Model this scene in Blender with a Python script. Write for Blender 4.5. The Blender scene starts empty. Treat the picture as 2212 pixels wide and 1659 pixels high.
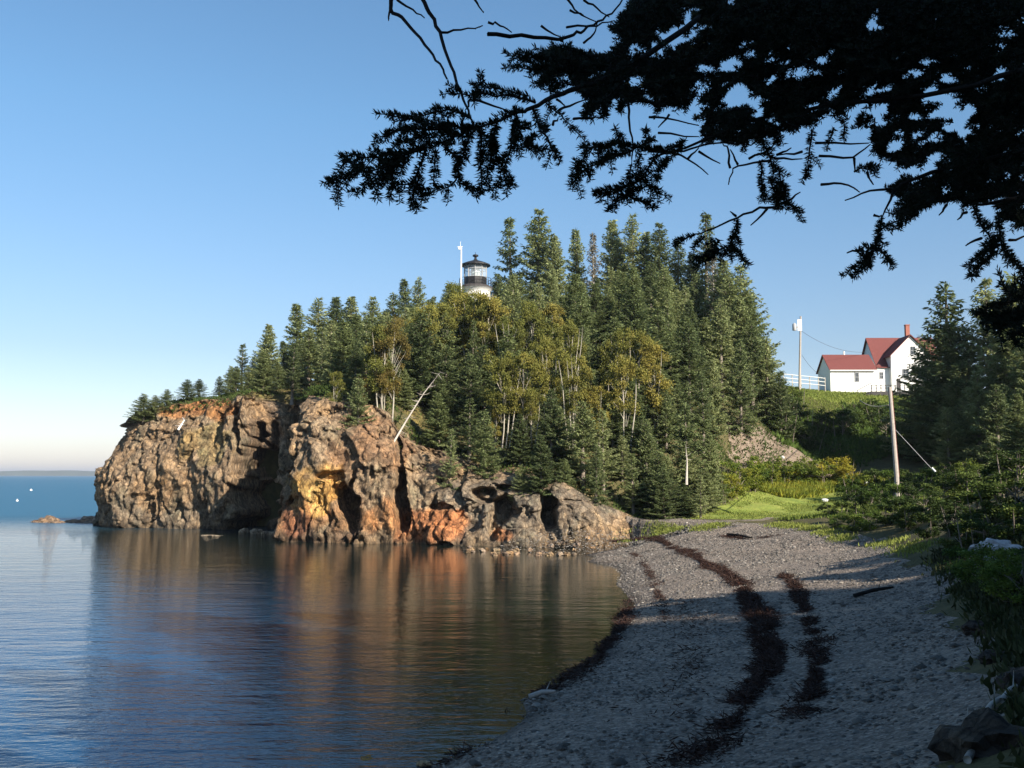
import bpy, math, random
import numpy as np
from mathutils import Vector, noise as N
R = math.radians
rng = np.random.default_rng(7); random.seed(7)
S = bpy.context.scene; COL = S.collection
# ------------------------------------------------ camera, sky, sun, exposure
F, HZ, CZ, K = 1005.0, 475.0, 5.5, 1024 / 2212
PITCH = math.atan((HZ - 384) / F)
cam = bpy.data.objects.new('camera', bpy.data.cameras.new('camera')); COL.objects.link(cam)
cam.location = (0, 0, CZ); cam.rotation_euler = (R(90) + PITCH, 0, 0)
cam.data.sensor_width = 36; cam.data.lens = 36 * F / 1024
cam.data.clip_start = .05; cam.data.clip_end = 60000
S.camera = cam
SUN_AZ, SUN_EL = 42.0, 29.0          # degrees to the right of straight behind, elevation
sd = Vector((math.sin(R(SUN_AZ)) * math.cos(R(SUN_EL)), -math.cos(R(SUN_AZ)) * math.cos(R(SUN_EL)), math.sin(R(SUN_EL))))
W = bpy.data.worlds.new('World'); S.world = W; W.use_nodes = True
nt = W.node_tree; bg = nt.nodes['Background']
sky = nt.nodes.new('ShaderNodeTexSky'); sky.sky_type = 'NISHITA'; sky.sun_disc = False
sky.sun_elevation = R(SUN_EL); sky.sun_rotation = math.atan2(sd.x, sd.y)
sky.altitude = 10; sky.air_density = 1.0; sky.dust_density = 0.6; sky.ozone_density = 2.0
tn = nt.nodes.new('ShaderNodeMix'); tn.data_type = 'RGBA'; tn.blend_type = 'MULTIPLY'; tn.inputs[0].default_value = 1; wt = nt.nodes.new('ShaderNodeTexCoord'); ws = nt.nodes.new('ShaderNodeSeparateXYZ'); wr = nt.nodes.new('ShaderNodeValToRGB')
nt.links.new(wt.outputs['Generated'], ws.inputs[0]); nt.links.new(ws.outputs[2], wr.inputs[0]); nt.links.new(wr.outputs[0], tn.inputs[7])
wr.color_ramp.elements[0].color = (.96, .90, 1.05, 1); wr.color_ramp.elements[1].position = .34; wr.color_ramp.elements[1].color = (.73, .95, 1.02, 1)
e_ = wr.color_ramp.elements.new(.12); e_.color = (.75, .77, .84, 1)
nt.links.new(sky.outputs[0], tn.inputs[6]); nt.links.new(tn.outputs[2], bg.inputs[0]); bg.inputs[1].default_value = 0.084
sun = bpy.data.objects.new('sun', bpy.data.lights.new('sun', 'SUN')); COL.objects.link(sun)
sun.data.energy = 5.0; sun.data.angle = R(.5); sun.data.color = (1, .89, .75)
sun.rotation_euler = (-sd).to_track_quat('-Z', 'Y').to_euler()
vs = S.view_settings; vs.view_transform = 'Standard'; vs.look = 'None'; vs.gamma = 1; vs.use_curve_mapping = False
vs.exposure = 1.0
S.cycles.max_bounces = 6; S.cycles.diffuse_bounces = 2; S.cycles.glossy_bounces = 3
S.cycles.transparent_max_bounces = 8; S.cycles.use_denoising = True

# ------------------------------------------------ helpers
def at(dx, dy, D):
    """world point at depth D (metres ahead) seen at (dx,dy) of the 2212-wide view"""
    u, v = dx * K - 512, 384 - dy * K
    Y = F * math.cos(PITCH) - v * math.sin(PITCH); Z = F * math.sin(PITCH) + v * math.cos(PITCH)
    return Vector((u / Y * D, D, CZ + Z / Y * D))
def atz(dx, dy, z):
    a = at(dx, dy, 1.0); k = (z - CZ) / (a.z - CZ)
    return Vector((a.x * k, k, z))
def proj(P):
    P = np.asarray(P); y = P[..., 1]; z = P[..., 2] - CZ
    d = y * math.cos(PITCH) + z * math.sin(PITCH); v = -y * math.sin(PITCH) + z * math.cos(PITCH)
    d = np.maximum(d, .1)
    return (P[..., 0] / d * F + 512) / K, (384 - v / d * F) / K

def tag(o, label=None, cat=None, group=None, kind=None):
    for k, v in (('label', label), ('category', cat), ('group', group), ('kind', kind)):
        if v: o[k] = v
    return o
def link(name, me, parent=None, mat=None):
    o = bpy.data.objects.new(name, me); COL.objects.link(o)
    if mat is not None:
        me.materials.clear(); me.materials.append(mat)
    if parent: o.parent = parent
    return o
def empty(name, loc, label, cat, group=None, rz=0):
    o = bpy.data.objects.new(name, None); COL.objects.link(o); o.location = loc; o.rotation_euler = (0, 0, rz)
    o.empty_display_size = .2
    return tag(o, label, cat, group)
def mesh(name, V, Fc, smooth=False, col=None):
    """V (n,3) array; Fc list of (m,k) index arrays or python faces"""
    me = bpy.data.meshes.new(name)
    if isinstance(Fc, np.ndarray): Fc = [Fc]
    V = np.asarray(V, dtype=np.float32)
    if len(Fc) and isinstance(Fc[0], np.ndarray):
        tot = np.concatenate([np.full(len(f), f.shape[1], dtype=np.int32) for f in Fc])
        li = np.concatenate([f.ravel() for f in Fc]).astype(np.int32)
        me.vertices.add(len(V)); me.vertices.foreach_set('co', V.ravel())
        me.loops.add(len(li)); me.loops.foreach_set('vertex_index', li)
        me.polygons.add(len(tot))
        st = np.concatenate([[0], np.cumsum(tot)[:-1]]).astype(np.int32)
        me.polygons.foreach_set('loop_start', st)
        try: me.polygons.foreach_set('loop_total', tot)
        except Exception: pass
        me.update(calc_edges=True)
    else:
        me.from_pydata([tuple(map(float, v)) for v in V], [], [tuple(f) for f in Fc]); me.update()
    if smooth: me.polygons.foreach_set('use_smooth', np.ones(len(me.polygons), dtype=bool))
    if col is not None:
        a = me.color_attributes.new('Col', 'FLOAT_COLOR', 'POINT')
        c = np.ones((len(V), 4), dtype=np.float32); c[:, :3] = col
        a.data.foreach_set('color', c.ravel())
    me.validate()
    return me
class MB:
    """collects boxes, tubes and prisms into one mesh"""
    def __init__(s): s.v = []; s.f = []
    def add(s, vs_, fs):
        b = len(s.v); s.v += [tuple(p) for p in vs_]; s.f += [tuple(i + b for i in f) for f in fs]
    def box(s, x0, x1, y0, y1, z0, z1):
        s.add([(x, y, z) for z in (z0, z1) for x, y in ((x0, y0), (x1, y0), (x1, y1), (x0, y1))],
              [(3, 2, 1, 0), (4, 5, 6, 7), (0, 1, 5, 4), (1, 2, 6, 5), (2, 3, 7, 6), (3, 0, 4, 7)])
    def tube(s, pts, rad, n=6, cap=True):
        pts = [Vector(p) for p in pts]; m = len(pts)
        if not hasattr(rad, '__len__'): rad = [rad] * m
        vs_ = []
        for i, p in enumerate(pts):
            t = (pts[min(i + 1, m - 1)] - pts[max(i - 1, 0)]).normalized()
            a = t.cross(Vector((0, 0, 1)) if abs(t.z) < .9 else Vector((1, 0, 0))).normalized(); b = t.cross(a)
            for k in range(n):
                q = 2 * math.pi * k / n
                vs_.append(p + (a * math.cos(q) + b * math.sin(q)) * rad[i])
        fs = [(i * n + k, i * n + (k + 1) % n, (i + 1) * n + (k + 1) % n, (i + 1) * n + k) for i in range(m - 1) for k in range(n)]
        if cap: fs += [tuple(range(n)), tuple(range((m - 1) * n, m * n))[::-1]]
        s.add(vs_, fs)
    def lathe(s, prof, n=16, c=(0, 0)):
        s.tube([(c[0], c[1], z) for r, z in prof], [r for r, z in prof], n)
    def build(s, name, mat, parent=None, smooth=False, loc=None):
        o = link(name, mesh(name, s.v, s.f, smooth), parent, mat)
        if loc: o.location = loc
        return o
def smooth01(x): x = np.clip(x, 0, 1); return x * x * (3 - 2 * x)

# ------------------------------------------------ materials
class NT:
    def __init__(s, name):
        s.m = bpy.data.materials.new(name); s.m.use_nodes = True; s.t = s.m.node_tree
        s.b = s.t.nodes['Principled BSDF']; s.b.inputs['Roughness'].default_value = .85
        s.b.inputs['Specular IOR Level'].default_value = .25
        s.tc = s.t.nodes.new('ShaderNodeTexCoord'); s.geo = s.t.nodes.new('ShaderNodeNewGeometry')
    def n(s, typ, **kw):
        x = s.t.nodes.new(typ)
        for k, v in kw.items(): setattr(x, k, v)
        return x
    def L(s, a, b): s.t.links.new(a, b)
    def coord(s, scale=(1, 1, 1), src='pos'):
        mp = s.n('ShaderNodeMapping'); mp.inputs['Scale'].default_value = scale
        s.L(s.geo.outputs['Position'] if src == 'pos' else s.tc.outputs['Object'], mp.inputs[0]); return mp.outputs[0]
    def noise(s, scale, detail=4, rough=.6, co=None):
        x = s.n('ShaderNodeTexNoise'); x.inputs['Scale'].default_value = scale; x.inputs['Detail'].default_value = detail
        x.inputs['Roughness'].default_value = rough
        s.L(co or s.geo.outputs['Position'], x.inputs['Vector']); return x.outputs[0]
    def vor(s, scale, co=None, feature='F1', out=0):
        x = s.n('ShaderNodeTexVoronoi', feature=feature); x.inputs['Scale'].default_value = scale
        s.L(co or s.geo.outputs['Position'], x.inputs['Vector']); return x.outputs[out]
    def ramp(s, fac, stops):
        x = s.n('ShaderNodeValToRGB'); e = x.color_ramp.elements
        while len(e) < len(stops): e.new(.5)
        for el, (p, c) in zip(e, stops): el.position = p; el.color = (*c, 1)
        s.L(fac, x.inputs[0]); return x.outputs[0]
    def mix(s, fac, a, b, mode='MIX'):
        x = s.n('ShaderNodeMix', data_type='RGBA', blend_type=mode)
        if isinstance(fac, float): x.inputs[0].default_value = fac
        else: s.L(fac, x.inputs[0])
        for i, c in ((6, a), (7, b)):
            if isinstance(c, tuple): x.inputs[i].default_value = (*c, 1)
            else: s.L(c, x.inputs[i])
        return x.outputs[2]
    def bump(s, h, strength=.5, dist=.1, prev=None):
        x = s.n('ShaderNodeBump'); x.inputs['Strength'].default_value = strength; x.inputs['Distance'].default_value = dist
        s.L(h, x.inputs['Height'])
        if prev is not None: s.L(prev, x.inputs['Normal'])
        return x.outputs[0]
    def fin(s, color, normal=None, rough=None, spec=None):
        if isinstance(color, tuple): s.b.inputs['Base Color'].default_value = (*color, 1)
        else: s.L(color, s.b.inputs['Base Color'])
        if normal is not None: s.L(normal, s.b.inputs['Normal'])
        if rough is not None: s.b.inputs['Roughness'].default_value = rough
        if spec is not None: s.b.inputs['Specular IOR Level'].default_value = spec
        return s.m
def plain(name, c, var=.15, scale=3, rough=.8, bump=0.0, spec=.25):
    q = NT(name); f = q.noise(scale, 5, .65, q.tc.outputs['Object'])
    col = q.ramp(f, [(.25, tuple(x * (1 - var) for x in c)), (.75, tuple(min(1, x * (1 + var)) for x in c))])
    return q.fin(col, q.bump(f, bump, .05) if bump else None, rough, spec)
def foliage(name, dark, mid, light, transl=.25, spread=.5):
    q = NT(name); oi = q.n('ShaderNodeObjectInfo')
    f = q.noise(1.1, 3, .7, q.tc.outputs['Object'])
    g = q.n('ShaderNodeMath', operation='ADD'); h = q.n('ShaderNodeMath', operation='MULTIPLY'); h.inputs[1].default_value = spread
    q.L(oi.outputs['Random'], h.inputs[0]); q.L(h.outputs[0], g.inputs[0])
    at_ = q.n('ShaderNodeAttribute', attribute_name='Col'); q.L(f, g.inputs[1])
    g2 = q.n('ShaderNodeMath', operation='SUBTRACT'); g2.inputs[1].default_value = spread * .5; q.L(g.outputs[0], g2.inputs[0])
    c = q.ramp(g2.outputs[0], [(.22, dark), (.5, mid), (.78, light)])
    c = q.mix(1.0, c, at_.outputs['Color'], 'MULTIPLY')
    q.fin(c, rough=.7, spec=.2)
    tr = q.n('ShaderNodeBsdfTranslucent'); q.L(c, tr.inputs[0]); mx = q.n('ShaderNodeMixShader'); mx.inputs[0].default_value = transl
    q.L(q.b.outputs[0], mx.inputs[1]); q.L(tr.outputs[0], mx.inputs[2])
    q.L(mx.outputs[0], q.t.nodes['Material Output'].inputs[0])
    return q.m
M = {}
M['spruce'] = foliage('spruce_needles', (.105, .14, .058), (.205, .25, .10), (.335, .37, .165), .35)
M['spruce_grey'] = foliage('grey_needles', (.12, .12, .10), (.2, .19, .15), (.28, .26, .2))
M['birch'] = foliage('birch_leaves', (.11, .125, .028), (.18, .18, .04), (.26, .22, .05), .3)
M['rust'] = foliage('rusty_leaves', (.11, .10, .025), (.16, .12, .032), (.2, .13, .04), .3)
M['shrub'] = foliage('shrub_leaves', (.045, .08, .014), (.09, .14, .024), (.16, .2, .035), .3)
M['goldenrod'] = foliage('meadow_leaves', (.1, .15, .02), (.19, .22, .03), (.34, .28, .03), .3)
M['dark_shrub'] = foliage('dark_shrub_leaves', (.03, .05, .012), (.055, .085, .018), (.09, .12, .025), .25)  # darker copy of shrub: ravine and bank shade put into the leaf colour
M['low_shrub'] = foliage('low_shrub_leaves', (.018, .03, .010), (.032, .045, .014), (.06, .06, .025), .15)  # darker again, the near bank's shade painted into the leaves
M['grass'] = foliage('grass_blades', (.11, .15, .03), (.16, .20, .04), (.24, .26, .06), .3)
M['near_needles'] = foliage('near_needles', (.006, .010, .006), (.009, .015, .008), (.014, .02, .01), .08)  # near black: the backlit silhouette is put into the needle colour
M['near_bark'] = plain('near_bark', (.010, .008, .007), .3, 30, .9, .4)  # limbs blackened likewise, their shade held in the bark colour
M['bark'] = plain('bark', (.20, .17, .14), .3, 4, .9, .4)
M['birch_bark'] = plain('birch_bark', (.36, .33, .27), .4, 2.5, .8)
M['deadwood'] = plain('deadwood', (.42, .38, .33), .25, 6, .85, .3)
M['driftwood'] = plain('driftwood', (.36, .33, .30), .3, 8, .85, .3)
M['white'] = plain('white_paint', (.78, .78, .76), .04, 1.5, .6)
M['black'] = plain('black_paint', (.02, .02, .022), .2, 3, .5)
M['greymetal'] = plain('grey_metal', (.35, .36, .37), .1, 3, .5)
M['redroof'] = plain('red_shingles', (.155, .05, .045), .18, 5, .8, .2)
M['brick'] = plain('chimney_brick', (.30, .12, .09), .25, 6, .9)
M['darkwood'] = plain('dark_wood', (.06, .055, .055), .2, 3, .8)
M['polewood'] = plain('pole_wood', (.38, .34, .30), .2, 5, .85)
q = NT('window_glass'); M['glass'] = q.fin((.02, .025, .03), rough=.08, spec=.6)
q = NT('lantern_glass'); M['clear'] = q.fin((.75, .8, .82), rough=.05, spec=.6); tp_ = q.n('ShaderNodeBsdfTransparent'); mx = q.n('ShaderNodeMixShader'); mx.inputs[0].default_value = .25
q.L(tp_.outputs[0], mx.inputs[1]); q.L(q.b.outputs[0], mx.inputs[2]); q.L(mx.outputs[0], q.t.nodes['Material Output'].inputs[0])
q = NT('lens_glass'); M['lens'] = q.fin((.55, .68, .66), rough=.15, spec=.8)

# rock
q = NT('cliff_rock'); at_ = q.n('ShaderNodeAttribute', attribute_name='Col')
co = q.coord((1, 1, .6))
n1 = q.noise(.35, 6, .7, co); n2 = q.noise(2.6, 6, .75, co)
v1 = q.vor(.9, co, 'DISTANCE_TO_EDGE'); wv = q.n('ShaderNodeMix', data_type='VECTOR'); wv.inputs[0].default_value = .32
q.L(co, wv.inputs[4]); nn = q.n('ShaderNodeTexNoise'); nn.inputs['Scale'].default_value = .9; nn.inputs['Detail'].default_value = 4; q.L(co, nn.inputs['Vector'])
q.L(nn.outputs[1], wv.inputs[5])
v3 = q.vor(4.4, wv.outputs[1], 'DISTANCE_TO_EDGE'); v1 = q.vor(1.5, wv.outputs[1], 'DISTANCE_TO_EDGE'); v2 = q.vor(4.2, wv.outputs[1], 'F1', 1)
base = q.mix(1.0, at_.outputs['Color'], q.ramp(n2, [(.28, (.42, .42, .46)), (.5, (.95, .93, .9)), (.72, (1.55, 1.45, 1.3))]), 'MULTIPLY')
base = q.mix(.65, base, q.ramp(n1, [(.35, (.62, .72, .66)), (.5, (1, .92, .82)), (.65, (1.35, 1.1, .75))]), 'MULTIPLY')
hs = q.n('ShaderNodeSeparateColor'); q.L(v2, hs.inputs[0])
base = q.mix(1.0, base, q.ramp(hs.outputs[0], [(0, (.55, .53, .53)), (1, (1.5, 1.45, 1.38))]), 'MULTIPLY')
base = q.mix(1.0, base, q.ramp(v1, [(0, (.45, .42, .40)), (.05, (1, 1, 1))]), 'MULTIPLY')
base = q.mix(1.0, base, q.ramp(v3, [(0, (.5, .47, .45)), (.07, (1, 1, 1))]), 'MULTIPLY')
bmp = q.bump(v1, .6, .25); bmp = q.bump(v3, .5, .1, bmp); bmp = q.bump(n2, .9, .22, bmp)
M['rock'] = q.fin(base, bmp, .9)
# beach pebbles
q = NT('beach_pebbles'); at_ = q.n('ShaderNodeAttribute', attribute_name='Col')
pb = q.vor(15, None, 'F1', 1); pd = q.vor(15, None, 'F1', 0); pb2 = q.vor(6.3, None, 'F1', 1); n1 = q.noise(.5, 5)
s1 = q.n('ShaderNodeSeparateColor'); q.L(pb, s1.inputs[0]); s2 = q.n('ShaderNodeSeparateColor'); q.L(pb2, s2.inputs[0])
c = q.ramp(s1.outputs[0], [(0, (.075, .065, .055)), (.4, (.18, .155, .13)), (.75, (.28, .245, .205)), (1, (.46, .41, .35))])
c = q.mix(.35, c, q.ramp(s2.outputs[1], [(0, (.13, .11, .09)), (1, (.35, .30, .25))]))
c = q.mix(1.0, c, q.ramp(n1, [(.3, (.8, .8, .84)), (.7, (1.15, 1.1, 1.08))]), 'MULTIPLY')
c = q.mix(1.0, c, (.92, .89, .84), 'MULTIPLY'); c = q.mix(1.0, c, at_.outputs['Color'], 'MULTIPLY')
M['beach'] = q.fin(c, q.bump(pd, .8, .035), .85)
def groundmat(name, stops, scale=1.2, bump=.5):
    q = NT(name); n1 = q.noise(scale, 6, .7); n2 = q.noise(scale * 9, 3)
    c = q.ramp(n1, stops); c = q.mix(.6, c, q.ramp(n2, [(.3, (.6, .6, .6)), (.7, (1.4, 1.4, 1.4))]), 'MULTIPLY')
    return q.fin(c, q.bump(n2, bump, .1), .95)
M['floor'] = groundmat('forest_floor', [(.3, (.05, .05, .022)), (.5, (.09, .08, .035)), (.7, (.13, .11, .05))])
M['lawn'] = groundmat('lawn_grass', [(.3, (.13, .18, .035)), (.5, (.19, .235, .045)), (.7, (.27, .28, .07))], .5)
M['soil'] = groundmat('gravel_soil', [(.3, (.11, .08, .055)), (.5, (.2, .155, .115)), (.7, (.32, .26, .205))], 2.2)
q = NT('seaweed'); n1 = q.noise(3, 5); M['weed'] = q.fin(q.ramp(n1, [(.3, (.018, .010, .008)), (.6, (.04, .019, .013)), (.8, (.10, .038, .026))]), rough=.75)
# water
q = NT('sea_water'); q.b.inputs['IOR'].default_value = 1.33
sep = q.n('ShaderNodeSeparateXYZ'); q.L(q.geo.outputs['Position'], sep.inputs[0])
def mr(src, a, b, c, d):
    x = q.n('ShaderNodeMapRange'); x.inputs[1].default_value = a; x.inputs[2].default_value = b; x.inputs[3].default_value = c; x.inputs[4].default_value = d
    q.L(src, x.inputs[0]); return x.outputs[0]
def mul(a, b):
    x = q.n('ShaderNodeMath', operation='MULTIPLY'); q.L(a, x.inputs[0])
    if isinstance(b, float): x.inputs[1].default_value = b
    else: q.L(b, x.inputs[1])
    return x.outputs[0]
w_big = q.noise(.42, 3, .55, q.coord((.45, 1.3, 1))); w_mid = q.noise(1.7, 3, .6, q.coord((.55, 1.25, 1))); w_sm = q.noise(7, 3, .6, q.coord((.7, 1.1, 1)))
cx_ = mr(sep.outputs[0], -26, -4, 1.0, .30); cy_ = mul(mr(sep.outputs[1], 90, 135, 1.0, 6.0), mr(sep.outputs[1], 22, 60, 1.1, .45))
calm = mul(cx_, cy_)          # calmer toward the sheltered beach
b1 = q.bump(mul(w_big, calm), 1, .16); b2 = q.bump(mul(w_mid, calm), 1, .085, b1); b3 = q.bump(mul(w_sm, calm), 1, .024, b2)
q.L(mr(sep.outputs[1], 95, 135, .02, .42), q.b.inputs['Roughness'])
wc = q.ramp(q.noise(.05, 3), [(.3, (.003, .02, .06)), (.7, (.005, .03, .085))])
cmb = q.n('ShaderNodeMath', operation='MULTIPLY_ADD'); cmb.inputs[1].default_value = .2; q.L(sep.outputs[1], cmb.inputs[0]); q.L(sep.outputs[0], cmb.inputs[2])
nearb = mr(sep.outputs[1], 34, 62, 1, 0); dsh = mr(cmb.outputs[0], -3.5, 3.0, 1, 0)
wc = q.mix(mul(nearb, dsh), (.009, .015, .013), (.001, .04, .11))        # bluer where deep; the near blue also paints in reflected sky
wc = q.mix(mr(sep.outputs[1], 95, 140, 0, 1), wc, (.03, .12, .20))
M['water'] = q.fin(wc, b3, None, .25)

# ------------------------------------------------ land heights
CLIFF = [  # base x, base y, top z, setback
 (-34, 150, 12, 5), (-41, 134, 12.5, 5), (-45, 120, 12.6, 4.5), (-45.6, 112, 12.5, 4), (-44.2, 107.6, 12.4, 4.5), (-41.5, 105.6, 12.7, 5),
 (-37.5, 104.6, 13.2, 5), (-32.5, 103.2, 13.7, 5), (-28.2, 100.8, 13.7, 4.6), (-26.6, 101.8, 13.4, 4), (-25.0, 104.2, 13.2, 3), (-22.6, 103.6, 13, 2.5), (-21.2, 99, 12.8, 2),
 (-20.2, 90, 12.4, 2.5), (-19.6, 85, 12.1, 4), (-17.6, 82.9, 11.8, 5), (-14.2, 81.8, 11.4, 5), (-11.6, 81.2, 10.9, 5), (-9.3, 80.7, 9.2, 4.5),
 (-8.0, 82.6, 7.9, 3.8), (-6.6, 80.4, 6.9, 4), (-4.6, 79.8, 6.2, 4), (-1.5, 78.4, 5.6, 4), (1.5, 76.9, 5.2, 3.6), (3.7, 76.4, 4.8, 3.2), (6.3, 76.6, 3.9, 2.8), (8.6, 78.0, 2.9, 2), (10.6, 79.4, 2.0, 1.2)]
CP = np.array(CLIFF)
def g(dx, dy, z): p = atz(dx, dy, z); return (p.x, p.y, z)
def gd(dx, dy, D): p = at(dx, dy, D); return tuple(p)
ctrl = []
for p in [(930, 1659), (1130, 1512), (1230, 1452), (1305, 1392), (1340, 1340), (1357, 1290), (1340, 1250), (1270, 1212), (1195, 1197), (1120, 1192)]: ctrl.append(g(*p, 0))
for dx, dy in [(700, 1640), (900, 1500), (1050, 1400), (1150, 1300), (1100, 1230), (900, 1250)]: p = atz(dx, dy, 0); ctrl.append((p.x, p.y, -1.6))
for p in [(1370, 1200, .35), (1410, 1250, .38), (1430, 1300, .4), (1400, 1400, .35), (1330, 1480, .3), (1180, 1570, .35), (1100, 1650, .4)]: ctrl.append(g(*p))
for p in [(1390, 1163, .85), (1480, 1195, .9), (1560, 1235, .9), (1610, 1275, .9), (1640, 1340, .9), (1670, 1420, .9), (1650, 1490, .9), (1590, 1560, .9), (1500, 1645, .9)]: ctrl.append(g(*p))
for p in [(1700, 1250, 1.25), (1740, 1310, 1.2), (1765, 1400, 1.2), (1760, 1500, 1.2), (1720, 1620, 1.25), (1900, 1300, 1.55), (1900, 1450, 1.5), (1900, 1600, 1.5), (1880, 1210, 1.7), (2060, 1280, 2.0), (2100, 1400, 1.95), (2120, 1540, 2.0),
          (1500, 1137, 1.9), (1420, 1130, 1.9), (1650, 1142, 1.9), (1800, 1165, 1.9), (1930, 1170, 2.05), (2030, 1225, 2.15), (2212, 1420, 2.4), (2212, 1640, 2.4)]: ctrl.append(g(*p))
ctrl += [(x, y, -2.2) for x, y in ((-12, 30), (-25, 30), (-45, 30), (-10, 45), (-25, 50), (-45, 55), (-8, 60), (-20, 68), (-35, 75), (-50, 85), (-55, 100), (-58, 125), (-60, 30), (-60, 60), (-12, 72), (-25, 80), (-35, 92), (-4, 68), (-50, 0), (-45, -40), (3, 66), (-55, 140), (-50, 165), (-60, 200))]
ctrl += [(-9, 79, -1.2), (-6, 78.4, -1), (-3.5, 77.4, -.7), (-1.5, 75.4, -.25)]
ctrl += [(42, 100, 6.6), (50, 100, 7.6), (46, 110, 8.2), (14, 82.5, 2.6)]
ctrl += [(0, 0, 3.9), (2, -4, 4.6), (-4, 0, 2.6), (-9, 2, 0), (-14, -10, 0), (-20, -5, -2), (-30, -30, -2), (3.5, 4, 3.7), (0, 4, 3.3), (-1, 9, 1.7), (4, 10, 2.2), (-4, 9.5, .9), (-7, 12, -.3), (7, 6, 4.2), (9, 13, 3.2),
 (13, 20, 3.8), (16, 28, 4.0), (20, 38, 4.8), (25, 50, 5.0), (14, 5, 6), (22, 18, 7), (35, 30, 9), (40, 55, 8), (12, -10, 7), (30, -10, 10), (0, -25, 7), (60, 10, 14), (60, 60, 14), (0, -45, 9),
 (17.5, 82, 2.4), (24, 92, 3.7), (31, 95, 3.9), (22, 84, 2.6), (30, 84, 3.4), (33, 76, 3.6), (36, 90, 5), (44, 90, 6.5), (30, 70, 4.2), (38, 76, 6), (50, 80, 8.5),
 (22, 99, 6.2), (25, 103, 8.8), (29, 104, 8.2), (31, 99, 5), (33, 108, 6.5), (37, 112, 9), (30, 118, 13), (38, 130, 13.5), (41, 142, 17.2), (46, 148, 17.6), (54, 148, 17.4), (60, 146, 17), (50, 132, 12.5), (62, 125, 13), (70, 110, 13), (40, 168, 18), (60, 170, 18), (80, 150, 18), (100, 110, 18), (90, 200, 10),
 (-33, 114, 14), (-40, 120, 12.8), (-30, 128, 15), (-20, 114, 16), (-20, 132, 19), (-10, 101, 14), (-10, 116, 18), (0, 90, 8.5), (0, 105, 15.5), (0, 120, 21), (-5, 132, 22.5), (5, 136, 25), (12, 90, 7), (14, 97, 11.5), (15, 110, 19), (15, 130, 26),
 (16, 86, 3.6), (19, 98, 9.5), (22, 114, 18), (26, 130, 23), (10, 84, 4.6), (-30, 150, 13), (0, 165, 18), (25, 160, 20), (-40, 165, 4), (0, 200, 8), (40, 210, 8), (-60, 160, -2)]
for bx, by, zt, sb in CLIFF[3:]: ctrl.append((bx * .96 if bx < -30 else bx, by + sb + 3.2, zt + .8))
C = np.array(ctrl); C = C[np.unique(np.round(C[:, :2], 1), axis=0, return_index=True)[1]]
dm = np.sqrt(((C[:, None, :2] - C[None, :, :2]) ** 2).sum(-1) + .5)
A = np.zeros((len(C) + 3, len(C) + 3)); A[:-3, :-3] = dm + np.eye(len(C)) * .02 * -1; A[:-3, -3] = 1; A[:-3, -2:] = C[:, :2]; A[-3, :-3] = 1; A[-2:, :-3] = C[:, :2].T
wts = np.linalg.solve(A, np.concatenate([C[:, 2], [0, 0, 0]]))
def Hraw(x, y):
    x = np.atleast_1d(np.asarray(x, float)); y = np.atleast_1d(np.asarray(y, float)); out = np.empty(x.shape)
    xf, yf, of = x.ravel(), y.ravel(), out.ravel()
    for i in range(0, len(xf), 40000):
        d = np.sqrt((xf[i:i + 40000, None] - C[:, 0]) ** 2 + (yf[i:i + 40000, None] - C[:, 1]) ** 2 + .5)
        of[i:i + 40000] = d @ wts[:-3] + wts[-3] + xf[i:i + 40000] * wts[-2] + yf[i:i + 40000] * wts[-1]
    return of.reshape(x.shape)
# cliff plan: resampled base path and inland distance
seg = np.hypot(np.diff(CP[:, 0]), np.diff(CP[:, 1])); cum = np.concatenate([[0], np.cumsum(seg)])
NU = int(cum[-1] / .15); us = np.linspace(0, cum[-1], NU)
path = np.stack([np.interp(us, cum, CP[:, k]) for k in range(4)], 1)
ker = np.hanning(17); ker /= ker.sum()
for k in range(4):
    pdv = np.pad(path[:, k], 8, mode='edge'); path[:, k] = np.convolve(pdv, ker, 'valid')
tan = np.gradient(path[:, :2], axis=0); tan /= np.linalg.norm(tan, axis=1)[:, None]
nin = np.stack([-tan[:, 1], tan[:, 0]], 1)        # inland
k2 = np.hanning(61); k2 /= k2.sum()
nsm = np.stack([np.convolve(np.pad(nin[:, k], 30, mode='edge'), k2, 'valid') for k in range(2)], 1); nsm /= np.linalg.norm(nsm, axis=1)[:, None]
nsm = nsm * .75 + np.array([0.05, .45]); nsm /= np.linalg.norm(nsm, axis=1)[:, None]
PS = path[::4]; NS = nin[::4]
def cliff_dist(x, y):
    """signed distance inland of the cliff's foot, only meaningful near it"""
    x = np.asarray(x, float); y = np.asarray(y, float); out = np.full(x.size, 1e3); xf = x.ravel(); yf = y.ravel()
    for i in range(0, x.size, 20000):
        dx = xf[i:i + 20000, None] - PS[:, 0]; dy = yf[i:i + 20000, None] - PS[:, 1]; d2 = dx * dx + dy * dy
        j = d2.argmin(1); r = np.arange(len(j)); sg = np.sign(dx[r, j] * NS[j, 0] + dy[r, j] * NS[j, 1])
        dd = np.sqrt(d2[r, j]) * np.where(sg == 0, 1, sg)
        end = j >= len(PS) - 2
        out[i:i + 20000] = np.where(end, 1e3, dd)
    return out.reshape(x.shape)
def Hs(x, y): return float(Hraw(x, y)[0])
def hit(dx, dy, dmin=12, dmax=190):
    Ds = np.arange(dmin, dmax, .25); a = at(dx, dy, 1.0)
    xs = a.x * Ds; zs = CZ + (a.z - CZ) * Ds; h = Hraw(xs, Ds); i = np.argmax(h > zs)
    if h[i] <= zs[i]: i = len(Ds) - 1
    return Vector((xs[i], Ds[i], h[i]))

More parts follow.
